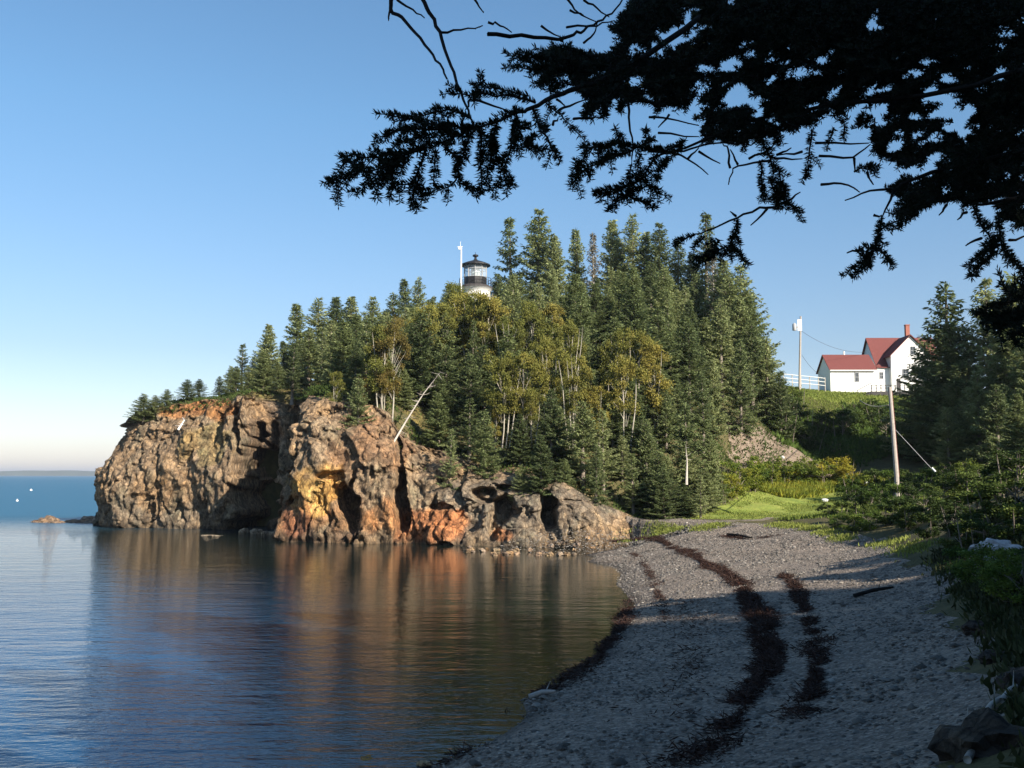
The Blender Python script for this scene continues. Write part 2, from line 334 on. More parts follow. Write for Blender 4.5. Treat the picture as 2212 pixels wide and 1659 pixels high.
# terrain grid
gx = np.arange(-62, 112, .5); gy = np.arange(-46, 216, .5)
X, Y = np.meshgrid(gx, gy); Z = Hraw(X, Y)
cd = np.full(X.shape, 1e3); mk = (X < 16) & (Y > 70) & (Y < 160) & (X > -62)
cd[mk] = cliff_dist(X[mk], Y[mk])
TX, TY, TZ = X.ravel(), Y.ravel(), Z.ravel().copy()
nz = np.array([N.fractal(Vector((x * .35, y * .35, 0)), 1, 2, 4) for x, y in zip(TX, TY)])
amp = np.where(TZ < 2.2, .035, .22); TZ = TZ + nz * amp
drop = (cd.ravel() < 6.5) & (cd.ravel() > -1e3)
TZ = np.where(drop & (cd.ravel() < 999), np.minimum(TZ, -2.5), TZ)
edge = np.minimum.reduce([TX - gx[0], gx[-1] - TX, TY - gy[0], gy[-1] - TY]); TZ = np.where(edge < 6, np.minimum(TZ, -4 + edge * 1.5), TZ)
GV = np.stack([TX, TY, TZ], 1); ny, nx = X.shape
I = np.arange(ny * nx).reshape(ny, nx); Q = np.stack([I[:-1, :-1], I[:-1, 1:], I[1:, 1:], I[1:, :-1]], -1).reshape(-1, 4)
fc = GV[Q].mean(1); fn = nz[Q].mean(1); rawz = Z.ravel()[Q].mean(1)
def inpoly(x, y, poly):
    r = np.zeros(np.shape(x), bool); n = len(poly)
    for i in range(n):
        x0, y0 = poly[i]; x1, y1 = poly[(i + 1) % n]
        c = ((y0 > y) != (y1 > y)) & (x < (x1 - x0) * (y - y0) / ((y1 - y0) or 1e-9) + x0); r ^= c
    return r
lawn_poly = [(13.2, 78.6), (17, 77.4), (21, 75.6), (25, 73), (29.5, 69.5), (33, 71), (32, 80), (33.5, 90), (34.6, 97), (28, 97.5), (23.5, 93), (19, 87), (16, 82)]
is_lawn = inpoly(fc[:, 0] + fn * 1.2, fc[:, 1] + fn * 1.5, lawn_poly)
is_lawn |= inpoly(fc[:, 0], fc[:, 1], [(31, 140), (44, 139), (62, 141), (75, 150), (75, 185), (28, 185), (30, 150)])
is_beach = (rawz < 2.12 + fn * .25) & (fc[:, 1] < 82) & (fc[:, 1] > 5) & ~is_lawn
is_soil = inpoly(fc[:, 0] + fn, fc[:, 1], [(20.5, 97), (23, 96.5), (30, 97.5), (32.5, 101), (31, 106), (27, 107), (23, 105.5)]) & ~is_lawn
def submesh(name, sel, mat, label=None, col=None):
    f = Q[sel]; ids, inv = np.unique(f, return_inverse=True); V = GV[ids]
    c = col(V) if col else None
    o = link(name, mesh(name, V, inv.reshape(-1, 4), True, c), None, mat)
    return tag(o, label, None, None, 'structure')
def beachcol(V):
    k = smooth01((V[:, 2] - .02) / .22)[:, None]; return (.42 + .58 * k) * np.ones(3)      # wet stones by the water
submesh('beach', is_beach, M['beach'], 'grey pebble beach curving round the cove', beachcol)
submesh('lawn', is_lawn, M['lawn'], 'mown grass clearing behind the beach')
submesh('gravel_bank', is_soil, M['soil'], 'bare brown gravel bank at the foot of the wooded hill')
submesh('hillside', ~(is_beach | is_lawn | is_soil), M['floor'], 'rough ground under the trees and shrubs')

# sea: near sheet plus far sheet to the horizon
V = [(-9000, -3000, 0), (9000, -3000, 0), (9000, 14000, 0), (-9000, 14000, 0)]
tag(link('sea', mesh('sea', V, [(0, 1, 2, 3)]), None, M['water']), 'blue sea rippling into the sheltered cove', None, None, 'structure')
q = NT('seabed'); n1 = q.noise(.4)
M['bed'] = q.fin(q.ramp(n1, [(.3, (.1, .09, .05)), (.7, (.2, .17, .1))]))
# far shore
xs = np.linspace(-5200, 2500, 160); V = []; Fq = []
for i, x in enumerate(xs):
    h = 16 + 17 * N.noise(Vector((x * .0011, 3.1, 0))) + 9 * N.noise(Vector((x * .004, 1.1, 0))); h = max(5, h + max(0, 14 - abs(x + 2300) * .010))
    V += [(x, 6400, -2), (x, 6450, h * .8 + 2.5), (x, 6650, h + 5), (x, 7000, -2)]
for i in range(159):
    for k in range(3): Fq.append((i * 4 + k, i * 4 + 4 + k, i * 4 + 5 + k, i * 4 + 1 + k))
M['far'] = plain('far_woods', (.05, .07, .045), .4, .01, 1)
tag(link('far_hills', mesh('far_hills', V, Fq, True), None, M['far']), 'low wooded shore across the water on the horizon', None, None, 'structure')

# ------------------------------------------------ the cliff
NV = 120; NL = 34
vv = np.linspace(0, 1, NV)
P3 = np.zeros((NU, NV + NL, 3))
for i in range(NU):
    bx, by, zt, sb = path[i]; n0 = nsm[i]
    s = sb * (.34 * vv + .66 * vv ** 4.0) - .5 * np.sin(vv * math.pi) * (zt / 13); z = -1.6 + (zt + 1.6) * vv
    P3[i, :NV, 0] = bx + n0[0] * s; P3[i, :NV, 1] = by + n0[1] * s; P3[i, :NV, 2] = z
    sl = sb + np.linspace(.15, 8.5, NL); P3[i, NV:, 0] = bx + n0[0] * sl; P3[i, NV:, 1] = by + n0[1] * sl
lipx = P3[:, NV:, 0]; lipy = P3[:, NV:, 1]; hz = Hraw(lipx, lipy); tt = smooth01(np.linspace(0, 1, NL) * 1.5)[None]
P3[:, NV:, 2] = path[:, 2:3] * (1 - tt) + (hz + .18) * tt
# the cracks and caves eaten into the face
px, py = proj(P3)
CARVE = [(738, 1088, 34, 40, 3.6), (748, 1125, 15, 30, 2.6), (862, 1085, 21, 66, 4.0), (858, 1010, 9, 60, 1.8), (1078, 1098, 26, 40, 3.2), (1045, 1072, 26, 16, 2.2), (1062, 1135, 12, 34, 2.2), (1178, 1100, 19, 58, 3.4),
         (505, 930, 12, 70, 2.5), (622, 925, 14, 75, 2.8), (590, 960, 10, 60, 2.2), (700, 1030, 30, 12, 1.3), (546, 1070, 50, 138, 10.0), (800, 1030, 8, 50, .9), (460, 960, 7, 60, .6), (300, 1075, 30, 7, .5), (940, 1095, 40, 8, .9), (1100, 1090, 10, 20, 1)]
wob = np.zeros(px.shape)
Pf = P3.reshape(-1, 3); disp = np.zeros(len(Pf)); wobf = wob.ravel(); jit = np.zeros((len(Pf), 2))
def hsh(p): return (math.sin(p[0] * 127.1 + p[1] * 311.7 + p[2] * 74.7) * 43758.5453) % 1
vn = N.voronoi; fr = N.fractal; nv3 = N.noise_vector
for i, (x, y, z) in enumerate(Pf):
    w = nv3(Vector((x * .3, y * .3, z * .3))) * 1.1
    a = Vector(((x + w.x) * .26, (y + w.y) * .26, (z + w.z) * .15)); d, pt = vn(a); c = pt[0]; r1 = hsh(c)
    k = a - c
    big = r1 * 1.1 + (k.x * (hsh(c * 1.7) - .5) + k.z * (hsh(c * 2.3) - .5)) * 1.9
    a2 = Vector(((x + w.x * .5) * .7, (y + w.y) * .7, (z + w.z * .6) * .42)); d2, pt2 = vn(a2); c2 = pt2[0]; k2_ = a2 - c2
    med = hsh(c2) * .4 + (k2_.x * (hsh(c2 * 1.3) - .5) + k2_.z * (hsh(c2 * 2.9) - .5)) * 1.0
    st = fr(Vector((x * .42 + z * .16, y * .42, z * .20 - x * .07)), .9, 2, 4) * 3.2; fl = math.floor(st); q1 = st - fl; stp = (fl + min(1, max(0, (q1 - .72) / .28))) * .24
    s2 = fr(Vector((x * 1.3 + 5, y * 1.3, z * .7 + x * .3)), .9, 2, 3) * 3; f2 = math.floor(s2); q2 = s2 - f2; stp += (f2 + min(1, max(0, (q2 - .75) / .25))) * .07
    crk = abs(fr(Vector((x * .33 + 20, y * .33, z * .09)), 1, 2, 4)); crk = -.8 * max(0, 1 - crk * 13)
    fin = fr(Vector((x * 2.2, y * 2.2, z * 1.8)), .8, 2, 4)
    disp[i] = big * .8 + med * .38 + stp + crk + fin * .10 + fr(Vector((x * .14, y * .14, z * .14)), 1, 2, 2) * 1.0 - .9
    wobf[i] = fr(Vector((x * .5, y * .5, z * .4 + 9)), 1, 2, 3)
disp = disp.reshape(NU, -1); wob = wobf.reshape(NU, -1)
low = np.clip(path[:, 2:3] / 8, .25, 1); fade = np.ones((NU, NV + NL)); fade[:, NV:] = (1 - smooth01(np.linspace(0, 1, NL) * 1.4))[None]
endf = smooth01((NU - np.arange(NU)) / 50.)[:, None]
disp = disp * low * fade * endf
back = np.zeros(px.shape)
for cx, cy, rx, ry, dep in CARVE:
    r = np.sqrt(((px - cx) / rx) ** 2 + ((py - cy) / ry) ** 2) + wob * .75
    back = np.maximum(back, dep * smooth01((1.12 - r) / .45))
back *= fade
P3[:, :, 0] -= nsm[:, 0:1] * disp; P3[:, :, 1] -= nsm[:, 1:2] * disp
P3[:, :, 1] += back; P3[:, :, 0] += back * .1
P3[:, NV - 12:, 2] += wob[:, NV - 12:] * .35 * fade[:, NV - 12:] * endf
# rock colour: mineral stains with a shape of their own
px, py = proj(P3)
colr = np.zeros((NU, NV + NL, 3)); colr[:] = (.235, .19, .14)
def blob(cx, cy, rx, ry, c, s=1.0):
    global colr
    r = ((px - cx) / rx) ** 2 + ((py - cy) / ry) ** 2 + wob * 1.3
    k = (s * smooth01(1.5 - r))[..., None]; colr = colr * (1 - k) + np.array(c) * k
blob(350, 1120, 170, 45, (0.158, 0.144, 0.122), .7); blob(1150, 1100, 230, 75, (0.194, 0.173, 0.144), 1); blob(560, 930, 60, 60, (0.144, 0.115, 0.090), .7)
blob(420, 880, 90, 22, (0.302, 0.158, 0.072), .9); blob(470, 885, 40, 22, (0.302, 0.158, 0.072), .8); blob(360, 1060, 60, 45, (0.245, 0.180, 0.115), .7); blob(450, 960, 70, 40, (0.216, 0.180, 0.086), .6)
blob(700, 1120, 110, 60, (0.245, 0.144, 0.079), .8); blob(800, 960, 80, 60, (0.238, 0.151, 0.094), .7); blob(690, 1160, 100, 20, (0.144, 0.115, 0.094), .8)
blob(680, 1060, 56, 50, (0.442, 0.289, 0.102), .9); blob(668, 1080, 30, 30, (0.510, 0.374, 0.153), .8); blob(640, 1110, 30, 45, (0.259, 0.115, 0.072), .6); blob(830, 1120, 40, 40, (0.383, 0.187, 0.076), .7)
blob(930, 1130, 72, 42, (.36, .17, .085), 1); blob(890, 1150, 40, 26, (.34, .17, .09), .8); blob(1085, 1155, 18, 14, (0.302, 0.144, 0.072), .8)
tidal = smooth01((.7 - P3[:, :, 2] + wob * .4) / .5)[..., None]; colr = colr * (1 - .45 * tidal)
lipk = np.zeros((NU, NV + NL)); lipk[:, NV:] = smooth01((np.arange(NL) - 5) / 7.)[None]
orange = smooth01((520 - px) / 60) * (px > 150); gcol = np.where(orange[..., None] > .5, np.array((.30, .17, .08)), np.array((.12, .11, .045)))
colr = colr * (1 - lipk[..., None]) + gcol * lipk[..., None]
J = np.arange(NU * (NV + NL)).reshape(NU, -1); QC = np.stack([J[:-1, :-1], J[1:, :-1], J[1:, 1:], J[:-1, 1:]], -1).reshape(-1, 4)
cl = link('cliff', mesh('cliff', P3.reshape(-1, 3), QC, False, colr.reshape(-1, 3)), None, M['rock'])
tag(cl, 'fractured brown sea cliff with orange and gold stains under the woods', None, None, 'structure')

# ------------------------------------------------ rocks
def rock_mesh(name, r, seed, sx=1, sy=1, sz=.7, sub=3, rough=.35):
    import bmesh
    bm = bmesh.new(); bmesh.ops.create_icosphere(bm, subdivisions=sub, radius=1)
    for v in bm.verts:
        p = v.co.copy(); o = Vector((seed * 7.3, seed * 3.1, 0)); d, pt = vn(p * 1.3 + o)
        k = 1 + rough * (hsh(pt[0]) - .5) + .25 * fr(p * 2.2 + o, 1, 2, 3) - rough * .5 * max(0, 1 - (d[1] - d[0]) * 5)
        v.co = Vector((p.x * sx, p.y * sy, p.z * sz)) * r * k
    me = bpy.data.meshes.new(name); bm.to_mesh(me); bm.free()
    a = me.color_attributes.new('Col', 'FLOAT_COLOR', 'POINT')
    return me
def rock(name, loc, r, seed, mat, label, cat='rock', group=None, c=(.25, .2, .15), **kw):
    me = rock_mesh(name, r, seed, **kw); a = me.color_attributes['Col']; n = len(me.vertices)
    a.data.foreach_set('color', np.tile(np.array([*c, 1], dtype=np.float32), n))
    o = link(name, me, None, mat); o.location = loc; o.rotation_euler = (0, 0, seed * 1.7)
    return tag(o, label, cat, group)
ORD = 'first second third fourth fifth sixth seventh eighth ninth tenth eleventh twelfth thirteenth fourteenth fifteenth sixteenth seventeenth eighteenth nineteenth twentieth'.split()
ORD += ['twenty-' + o for o in ORD[:9]] + ['thirtieth'] + ['thirty-' + o for o in ORD[:9]] + ['fortieth'] + ['forty-' + o for o in ORD[:9]] + ['fiftieth'] + ['fifty-' + o for o in ORD[:9]] + ['sixtieth'] + ['sixty-' + o for o in ORD[:9]]
reef = [(92, 1127, 1.5), (118, 1129, .8), (150, 1128, 1.0), (172, 1129, .9), (185, 1124, 1.3), (205, 1129, 1.2)]
for i, (dx, dy, r) in enumerate(reef):
    p = atz(dx, dy + 1, 0); rock('reef_rock', (p.x, p.y + 1, -.15), r, i + 1, M['rock'], f'low brown reef rock awash off the headland, {ORD[i]} from the open sea', 'rock', 'reef rocks off the headland', c=(.24, .19, .15), sx=1.5, sz=.5)
p = atz(455, 1157, 0); rock('awash_rock', (p.x, p.y, -.1), .9, 9, M['rock'], 'pale flat rock just breaking the water before the dark cleft', c=(.26, .23, .19), sx=1.6, sz=.2)
for i, (dx, dy, r) in enumerate([(528, 1150, .5), (553, 1153, .6), (574, 1156, .45), (590, 1156, .4)]):
    p = atz(dx, dy, 0); rock('cave_rock', (p.x, p.y, .1), r, 11 + i, M['rock'], f'boulder in the mouth of the dark cleft, {ORD[i]} from the left', 'rock', 'boulders in the cleft', c=(.33, .28, .22))
rr = random.Random(5)
spots = sorted([(rr.uniform(1010, 1300), rr.random()) for _ in range(44)])
for i, (dx, t) in enumerate(spots):
    w = 1183 + 9 * math.sin((dx - 1010) / 90); p = atz(dx, w - 2 + t * 12 - (dx - 1000) * .035 * t * 0, 0.05)
    p.y += rr.uniform(-.4, 1.2); rock('shore_rock', (p.x, p.y, max(0, Hs(p.x, p.y)) * .7 + .05), rr.uniform(.12, .32), 20 + i, M['rock'], f'angular boulder where cliff, water and beach meet, {ORD[i]} from the left', 'rock', 'boulders at the foot of the low cliff', c=rr.choice([(.3, .24, .17), (.24, .2, .17), (.36, .27, .18)]), sub=2, rough=.6)
rock('submerged_rock', (*atz(790, 1637, 0).xy, -.04), .17, 71, M['rock'], 'yellow-brown rock just under the surface near the water edge', c=(.42, .25, .08), sx=1.9, sz=.4)
rock('wet_stone', (*atz(916, 1652, 0).xy, .0), .12, 72, M['rock'], 'small pale stone at the water edge, bottom of the view', c=(.4, .34, .25), sx=1.3)

# ------------------------------------------------ tree generators (real size, shared meshes)
def quads(P, Dr, Sd, L, Wd, r):
    """leaf-like kites: base P, direction Dr, side Sd"""
    n = len(P); V = np.empty((n, 4, 3)); L = L[:, None]; Wd = Wd[:, None]
    V[:, 0] = P; V[:, 1] = P + Dr * L * .45 + Sd * Wd; V[:, 2] = P + Dr * L; V[:, 3] = P + Dr * L * .5 - Sd * Wd
    return V.reshape(-1, 3), np.arange(n * 4).reshape(n, 4)
def unit(a): return a / np.maximum(np.linalg.norm(a, axis=-1, keepdims=True), 1e-9)
def spruce(seed, H=10., Rm=2.1, gap=.42, bare=.08, dens=1., ragged=.35):
    r = np.random.default_rng(seed); P = []; D = []; L = []; Wd = []; tb = MB(); cc = []
    lean = r.normal(0, .012, 2); tb.tube([(lean[0] * z, lean[1] * z, z) for z in np.linspace(-.6, H * .98, 8)], [.018 * H * (1 - .93 * t) + .01 for t in np.linspace(0, 1, 8)], 7)
    z = H * bare
    while z < H * .975:
        t = (z / H); nb = r.integers(5, 8); a0 = r.uniform(0, 6.28)
        env = Rm * ((1 - t) ** .82) * (1 if t > .16 else .6 + 2.5 * t)
        for b in range(nb):
            if r.random() < .10 * ragged * 3: continue
            a = a0 + b * 6.283 / nb + r.normal(0, .25); BL = max(.12, env * r.uniform(1 - ragged, 1 + ragged * .4)); out = np.array([math.cos(a), math.sin(a), 0])
            droop = -.30 + .75 * t + r.normal(0, .1); up = .28 + .2 * t
            zz = z + r.normal(0, gap * .3); ns = max(3, int(BL / (.10 / dens)))
            s = np.linspace(.12 if t > .25 else .22, 1, ns)
            cen = np.array([lean[0] * zz, lean[1] * zz, zz]) + out * (s * BL)[:, None] + np.array([0, 0, 1]) * ((droop * s + up * s * s) * BL)[:, None]
            if BL > .35: tb.tube([cen[0] - out * .12 * BL, cen[ns // 2], cen[-1]], [.012 + .008 * BL, .01, .004], 3, False)
            side = np.array([-out[1], out[0], 0])
            for sg in (-1, 1, 0):
                k = len(s); dirv = out * (.55 if sg else 1) + side * sg * .9 + np.array([0, 0, 1]) * r.normal(-.05 if sg else .05, .28, k)[:, None]
                dirv = unit(dirv + r.normal(0, .18, (k, 3)))
                P.append(cen + r.normal(0, .03, (k, 3))); D.append(dirv); L.append((.20 + .36 * BL * (1 - s) * abs(sg) * .55 + .05) * r.uniform(.7, 1.25, k)); Wd.append(r.uniform(.035, .075, k))
                cc.append(np.full(k, r.uniform(.75, 1.2)) * (r.uniform(.8, 1.2, k)))
                # hanging spray below the branch
                if sg: P.append(cen + dirv * .1); D.append(unit(dirv * .6 + np.array([0, 0, -.55]) + r.normal(0, .2, (k, 3)))); L.append(r.uniform(.13, .3, k)); Wd.append(r.uniform(.03, .06, k)); cc.append(r.uniform(.7, 1.1, k))
        z += gap * r.uniform(.65, 1.35) * (1 - .35 * t)
    P.append(np.array([[lean[0] * H, lean[1] * H, H * .94]] * 5)); D.append(unit(np.array([[0, 0, 1.]] * 5) + r.normal(0, .25, (5, 3)))); L.append(np.full(5, .06 * H)); Wd.append(np.full(5, .05)); cc.append(np.ones(5))
    P = np.concatenate(P); D = np.concatenate(D); L = np.concatenate(L); Wd = np.concatenate(Wd); cc = np.concatenate(cc)
    Sd = unit(np.cross(D, unit(np.array([0, 0, 1.]) + r.normal(0, .55, P.shape)))); V, Fq = quads(P, D, Sd, L, Wd, r)
    cr = mesh('spruce_crown', V, Fq, False, np.repeat(cc, 4)[:, None] * np.ones(3))
    return cr, mesh('spruce_trunk', tb.v, tb.f, True), H
def broad(seed, H=8., Rm=2.2, ncl=40, leaf=.13, nl=300, trunks=1, crown0=.32, csize=.55):
    r = np.random.default_rng(seed); tb = MB(); P = []; cc = []
    for k in range(trunks):
        an = r.uniform(0, 6.28); off = .35 * k; lx, ly = math.cos(an) * .06 * (k + 1), math.sin(an) * .06 * (k + 1)
        pts = [(off * math.cos(an) + lx * z + .08 * math.sin(z + k), off * math.sin(an) + ly * z + .06 * math.cos(z * 1.3), z) for z in np.linspace(-.5, H * .9, 8)]
        tb.tube(pts, [.011 * H * (1 - .85 * t) + .012 for t in np.linspace(0, 1, 8)], 6)
    for i in range(ncl):
        t = r.uniform(crown0, .98); rad = Rm * math.sin(math.pi * min(1, max(.08, (t - crown0 * .75) / (1.06 - crown0 * .75)))) ** .6 * r.uniform(.25, 1.0); a = r.uniform(0, 6.28)
        c = np.array([rad * math.cos(a), rad * math.sin(a), H * t]); base = np.array([c[0] * .1, c[1] * .1, H * max(crown0 * .7, t - .22)])
        if i % 2 == 0: tb.tube([base, (base + c) / 2 + r.normal(0, .1, 3), c], [.025, .015, .006], 4, False)
        s = csize * r.uniform(.6, 1.3) * (H / 8) ** .5; p = r.normal(0, 1, (nl, 3)); p = unit(p) * (r.uniform(0, 1, nl) ** .45)[:, None] * np.array([s, s, s * .75]) * (1 + .3 * r.normal(0, 1, (nl, 1)))
        P.append(c + p); cc.append(np.full(nl, r.uniform(.7, 1.25)) * r.uniform(.75, 1.25, nl))
    P = np.concatenate(P); cc = np.concatenate(cc); n = len(P); D = unit(r.normal(0, 1, (n, 3)) + np.array([0, 0, -.3])); Sd = unit(np.cross(D, r.normal(0, 1, (n, 3))))
    V, Fq = quads(P, D, Sd, leaf * r.uniform(.7, 1.4, n), leaf * .42 * r.uniform(.7, 1.3, n), r)
    return mesh('leaf_crown', V, Fq, False, np.repeat(cc, 4)[:, None] * np.ones(3)), mesh('stem', tb.v, tb.f, True), H
SPR = [spruce(1, Rm=1.9), spruce(2, Rm=2.3, ragged=.45), spruce(3, Rm=1.6, gap=.3), spruce(4, Rm=2.5, gap=.38, bare=.04), spruce(5, Rm=1.8, ragged=.6, bare=.15), spruce(6, Rm=2.1, gap=.28, dens=1.2)]
SPG = spruce(9, Rm=1.6, ragged=.7, gap=.36, dens=.75, bare=.3)
BIR = [broad(11, Rm=2.3), broad(12, Rm=1.8, trunks=2, ncl=30), broad(13, Rm=2.6, trunks=3, ncl=40, crown0=.42), broad(14, Rm=2.0, crown0=.5, trunks=2, ncl=26)]
SHR = [broad(21, H=2., Rm=1.0, ncl=26, leaf=.085, nl=150, trunks=3, crown0=.15, csize=.6), broad(22, H=2., Rm=1.25, ncl=30, leaf=.075, nl=150, trunks=3, crown0=.08, csize=.55), broad(23, H=2., Rm=.8, ncl=20, leaf=.1, nl=130, trunks=2, crown0=.2, csize=.5)]
_used = {}
def plant(kind, v, loc, H, wide, rz, label, cat, group, name, cmat, tmat, crown='crown', trunk='trunk'):
    cr, tr, h0 = v
    o = empty(name, loc, label, cat, group, rz); s = H / h0; o.scale = (s * wide, s * wide, s)
    key = (cr.name, cmat.name)
    if key not in _used:
        m2 = cr if cr.name not in [k[0] for k in _used] else cr.copy(); m2.materials.clear(); m2.materials.append(cmat)
        t2 = tr if m2 is cr else tr.copy(); t2.materials.clear(); t2.materials.append(tmat); _used[key] = (m2, t2)
    m2, t2 = _used[key]; a = link(crown, m2, o); b = link(trunk, t2, o)
    return o
def size_word(H): return 'small' if H < 5 else 'medium' if H < 8.5 else 'tall' if H < 13 else 'very tall'
tr_ = random.Random(3)
def top_tree(dx, ytop, D, v, wide=1., sink=.2, zmin=None):
    p = at(dx, ytop, D); z0 = Hs(p.x, D)
    if cliff_dist(np.array([p.x]), np.array([D]))[0] < 2: pass
    return Vector((p.x, D, z0 - sink)), max(2.5, p.z - z0 + sink)
ROWS = {
 'skyline': [(312, 850, 110.5, 3, 1.9), (335, 868, 110.5, 1, 2.0), (360, 880, 111, 1, 1.9), (430, 832, 114, 1, 1.9), (405, 855, 113, 3, 2.0), (475, 812, 116, 0, 1.5), (523, 743, 119, 4, 1.1), (500, 790, 117, 3, 1.2), (577, 700, 117, 5, 1.05), (548, 770, 121, 0, 1.), (618, 735, 121, 2, 1.1),
             (648, 652, 123, 2, .95), (690, 640, 125, 0, 1.), (732, 642, 126, 5, .9), (760, 640, 128, 2, 1.), (805, 640, 124, 1, .9), (850, 630, 128, 0, .9), (882, 600, 131, 2, .8), (906, 596, 133, 0, .7), (940, 640, 130, 4, .9), (965, 612, 129, 5, .9),
             (1075, 590, 136, 3, .8), (1106, 470, 141, 4, .72), (1162, 450, 139, 1, .78), (1196, 505, 136, 5, .7), (1247, 488, 143, 2, .62), (1330, 476, 141, 5, .68), (1368, 458, 138, 0, .72), (1422, 480, 136, 1, .72), (1395, 500, 139, 2, .7), (1462, 515, 137, 0, .7), (1490, 545, 134, 5, .75),
             (1522, 462, 133, 4, .7), (1556, 560, 124, 5, .85), (1598, 572, 120, 3, .8), (1575, 600, 118, 1, .95), (1622, 640, 114, 5, .85), (1655, 728, 111, 0, .9), (1684, 800, 109, 3, .9)],
 'beach edge': [(1395, 905, 85, 1, .9), (1440, 985, 83, 3, 1.3), (1482, 868, 84.5, 0, 1.0), (1535, 935, 85, 5, .9), (1520, 1010, 82.5, 3, 1.5), (1405, 1030, 82, 1, 1.8), (1475, 1045, 81.5, 3, 2.0)],
}
ENV = np.array([(300, 905), (420, 860), (470, 830), (520, 770), (575, 745), (610, 760), (650, 700), (740, 670), (840, 660), (890, 640), (960, 640), (1000, 665), (1060, 665), (1100, 590), (1160, 560), (1250, 590), (1330, 560), (1500, 560), (1580, 600), (1640, 690), (1690, 800), (1720, 900)])
def slope_row(D0, spacing, Hm, x0, x1):
    o = []; x = x0
    while x < x1:
        D = D0 + tr_.uniform(-1.8, 1.8); X0 = x; x += spacing * tr_.uniform(.7, 1.35)
        if cliff_dist(np.array([X0]), np.array([D]))[0] < (4.2 if X0 < -8 else 1.8): continue
        z0 = Hs(X0, D); dq = proj(np.array([X0, D, z0]))[0]
        if abs(dq - 880) < 55 and D < 91: continue
        H = Hm * tr_.uniform(.62, 1.25); dx, dt = proj(np.array([X0, D, z0 + H])); e = np.interp(dx, ENV[:, 0], ENV[:, 1]) + tr_.uniform(0, 25)
        if dt < e:
            H *= (proj(np.array([X0, D, z0]))[1] - e) / (proj(np.array([X0, D, z0]))[1] - dt)
        if H < 1.8: continue
        o.append((float(dx), X0, D, H, tr_.choice([0, 1, 1, 2, 3, 3, 4, 5, 5])))
    return o
AUTO = {'front edge': slope_row(80.3, 2.2, 4.8, -4, 15), 'second edge': slope_row(83.3, 2.3, 6.0, -8, 17), 'cliff-top': slope_row(87.5, 2.5, 5.2, -18, 13), 'lowest slope': slope_row(91, 2.6, 6.2, -24, 15), 'low slope': slope_row(95, 2.6, 7.5, -26, 18), 'lower middle': slope_row(100, 2.7, 8.2, -28, 22),
        'middle slope': slope_row(105, 2.9, 8.5, -36, 27), 'upper middle': slope_row(110, 3.0, 9, -40, 30), 'upper slope': slope_row(115, 3.0, 9.5, -36, 32), 'high slope': slope_row(121, 3.3, 10, -30, 31), 'crest': slope_row(128, 3.5, 11, -26, 31)}
for row, items in AUTO.items():
    for i, (dx, X0, D, H, v) in enumerate(sorted(items)):
        tone = ['dark green', 'ragged green', 'narrow green', 'bushy green', 'sparse grey-green', 'dense green'][v]
        plant('s', SPR[v], (X0, D, Hs(X0, D) - .25), H, min(2.1, 1.3 * (9 / H) ** .4) * tr_.uniform(.8, 1.3), tr_.uniform(0, 6.28), f'{size_word(H)} {tone} spruce of the {row} row on the headland, {ORD[i]} from the left', 'spruce tree', f'spruces of the {row} row', 'spruce_tree', M['spruce'], M['bark'])
for row, items in ROWS.items():
    items = sorted(items)
    for i, (dx, yt, D, v, wide) in enumerate(items):
        loc, H = top_tree(dx, yt, D, v)
        tone = ['dark green', 'ragged green', 'narrow green', 'bushy green', 'sparse grey-green', 'dense green'][v]
        plant('s', SPR[v], loc, H, wide * (1.75 if H > 9 else 1.45), tr_.uniform(0, 6.28), f'{size_word(H)} {tone} spruce of the {row} row on the headland, {ORD[i]} from the left', 'spruce tree', f'spruces of the {row} row', 'spruce_tree', M['spruce'], M['bark'])
for (dx, yt, D, w, lab) in [(985, 630, 124, 1.6, 'bushy spruce hiding the left foot of the lighthouse'), (1012, 640, 124, 1.7, 'bushy spruce right in front of the lighthouse'), (1042, 642, 124, 1.6, 'bushy spruce hiding the right side of the lighthouse'), (1000, 655, 121, 1.7, 'lower bushy spruce before the pair hiding the lighthouse'), (1030, 660, 121, 1.7, 'low bushy spruce downhill from the lighthouse'), (960, 640, 122, 1.5, 'bushy spruce just left of the white mast')]:
    loc, H = top_tree(dx, yt, D, 3); plant('s', SPR[3], loc, H, w, dx, lab, 'spruce tree', 'spruces before the lighthouse', 'spruce_tree', M['spruce'], M['bark'])
for (dx, yt, D, w, lab) in [(1345, 520, 141, .9, 'ragged grey dead-topped spruce in the tall group'), (1540, 520, 130, .9, 'grey dead-topped spruce above the dense right group'), (1445, 820, 101, 1.1, 'grey-twigged spruce low on the right of the wood'), (930, 700, 116, 1., 'grey ragged spruce left of the birches')]:
    loc, H = top_tree(dx, yt, D, 0); plant('s', SPG, loc, H, w, dx, lab, 'spruce tree', 'dying spruces', 'dying_spruce', M['spruce_grey'], M['deadwood'])
loc, H = top_tree(1282, 500, 140, 0); plant('s', SPG, loc, H, .95, 1, 'dying grey spruce with bare pale trunk among the tall green ones', 'spruce tree', 'dying spruces', 'dying_spruce', M['spruce_grey'], M['deadwood'])
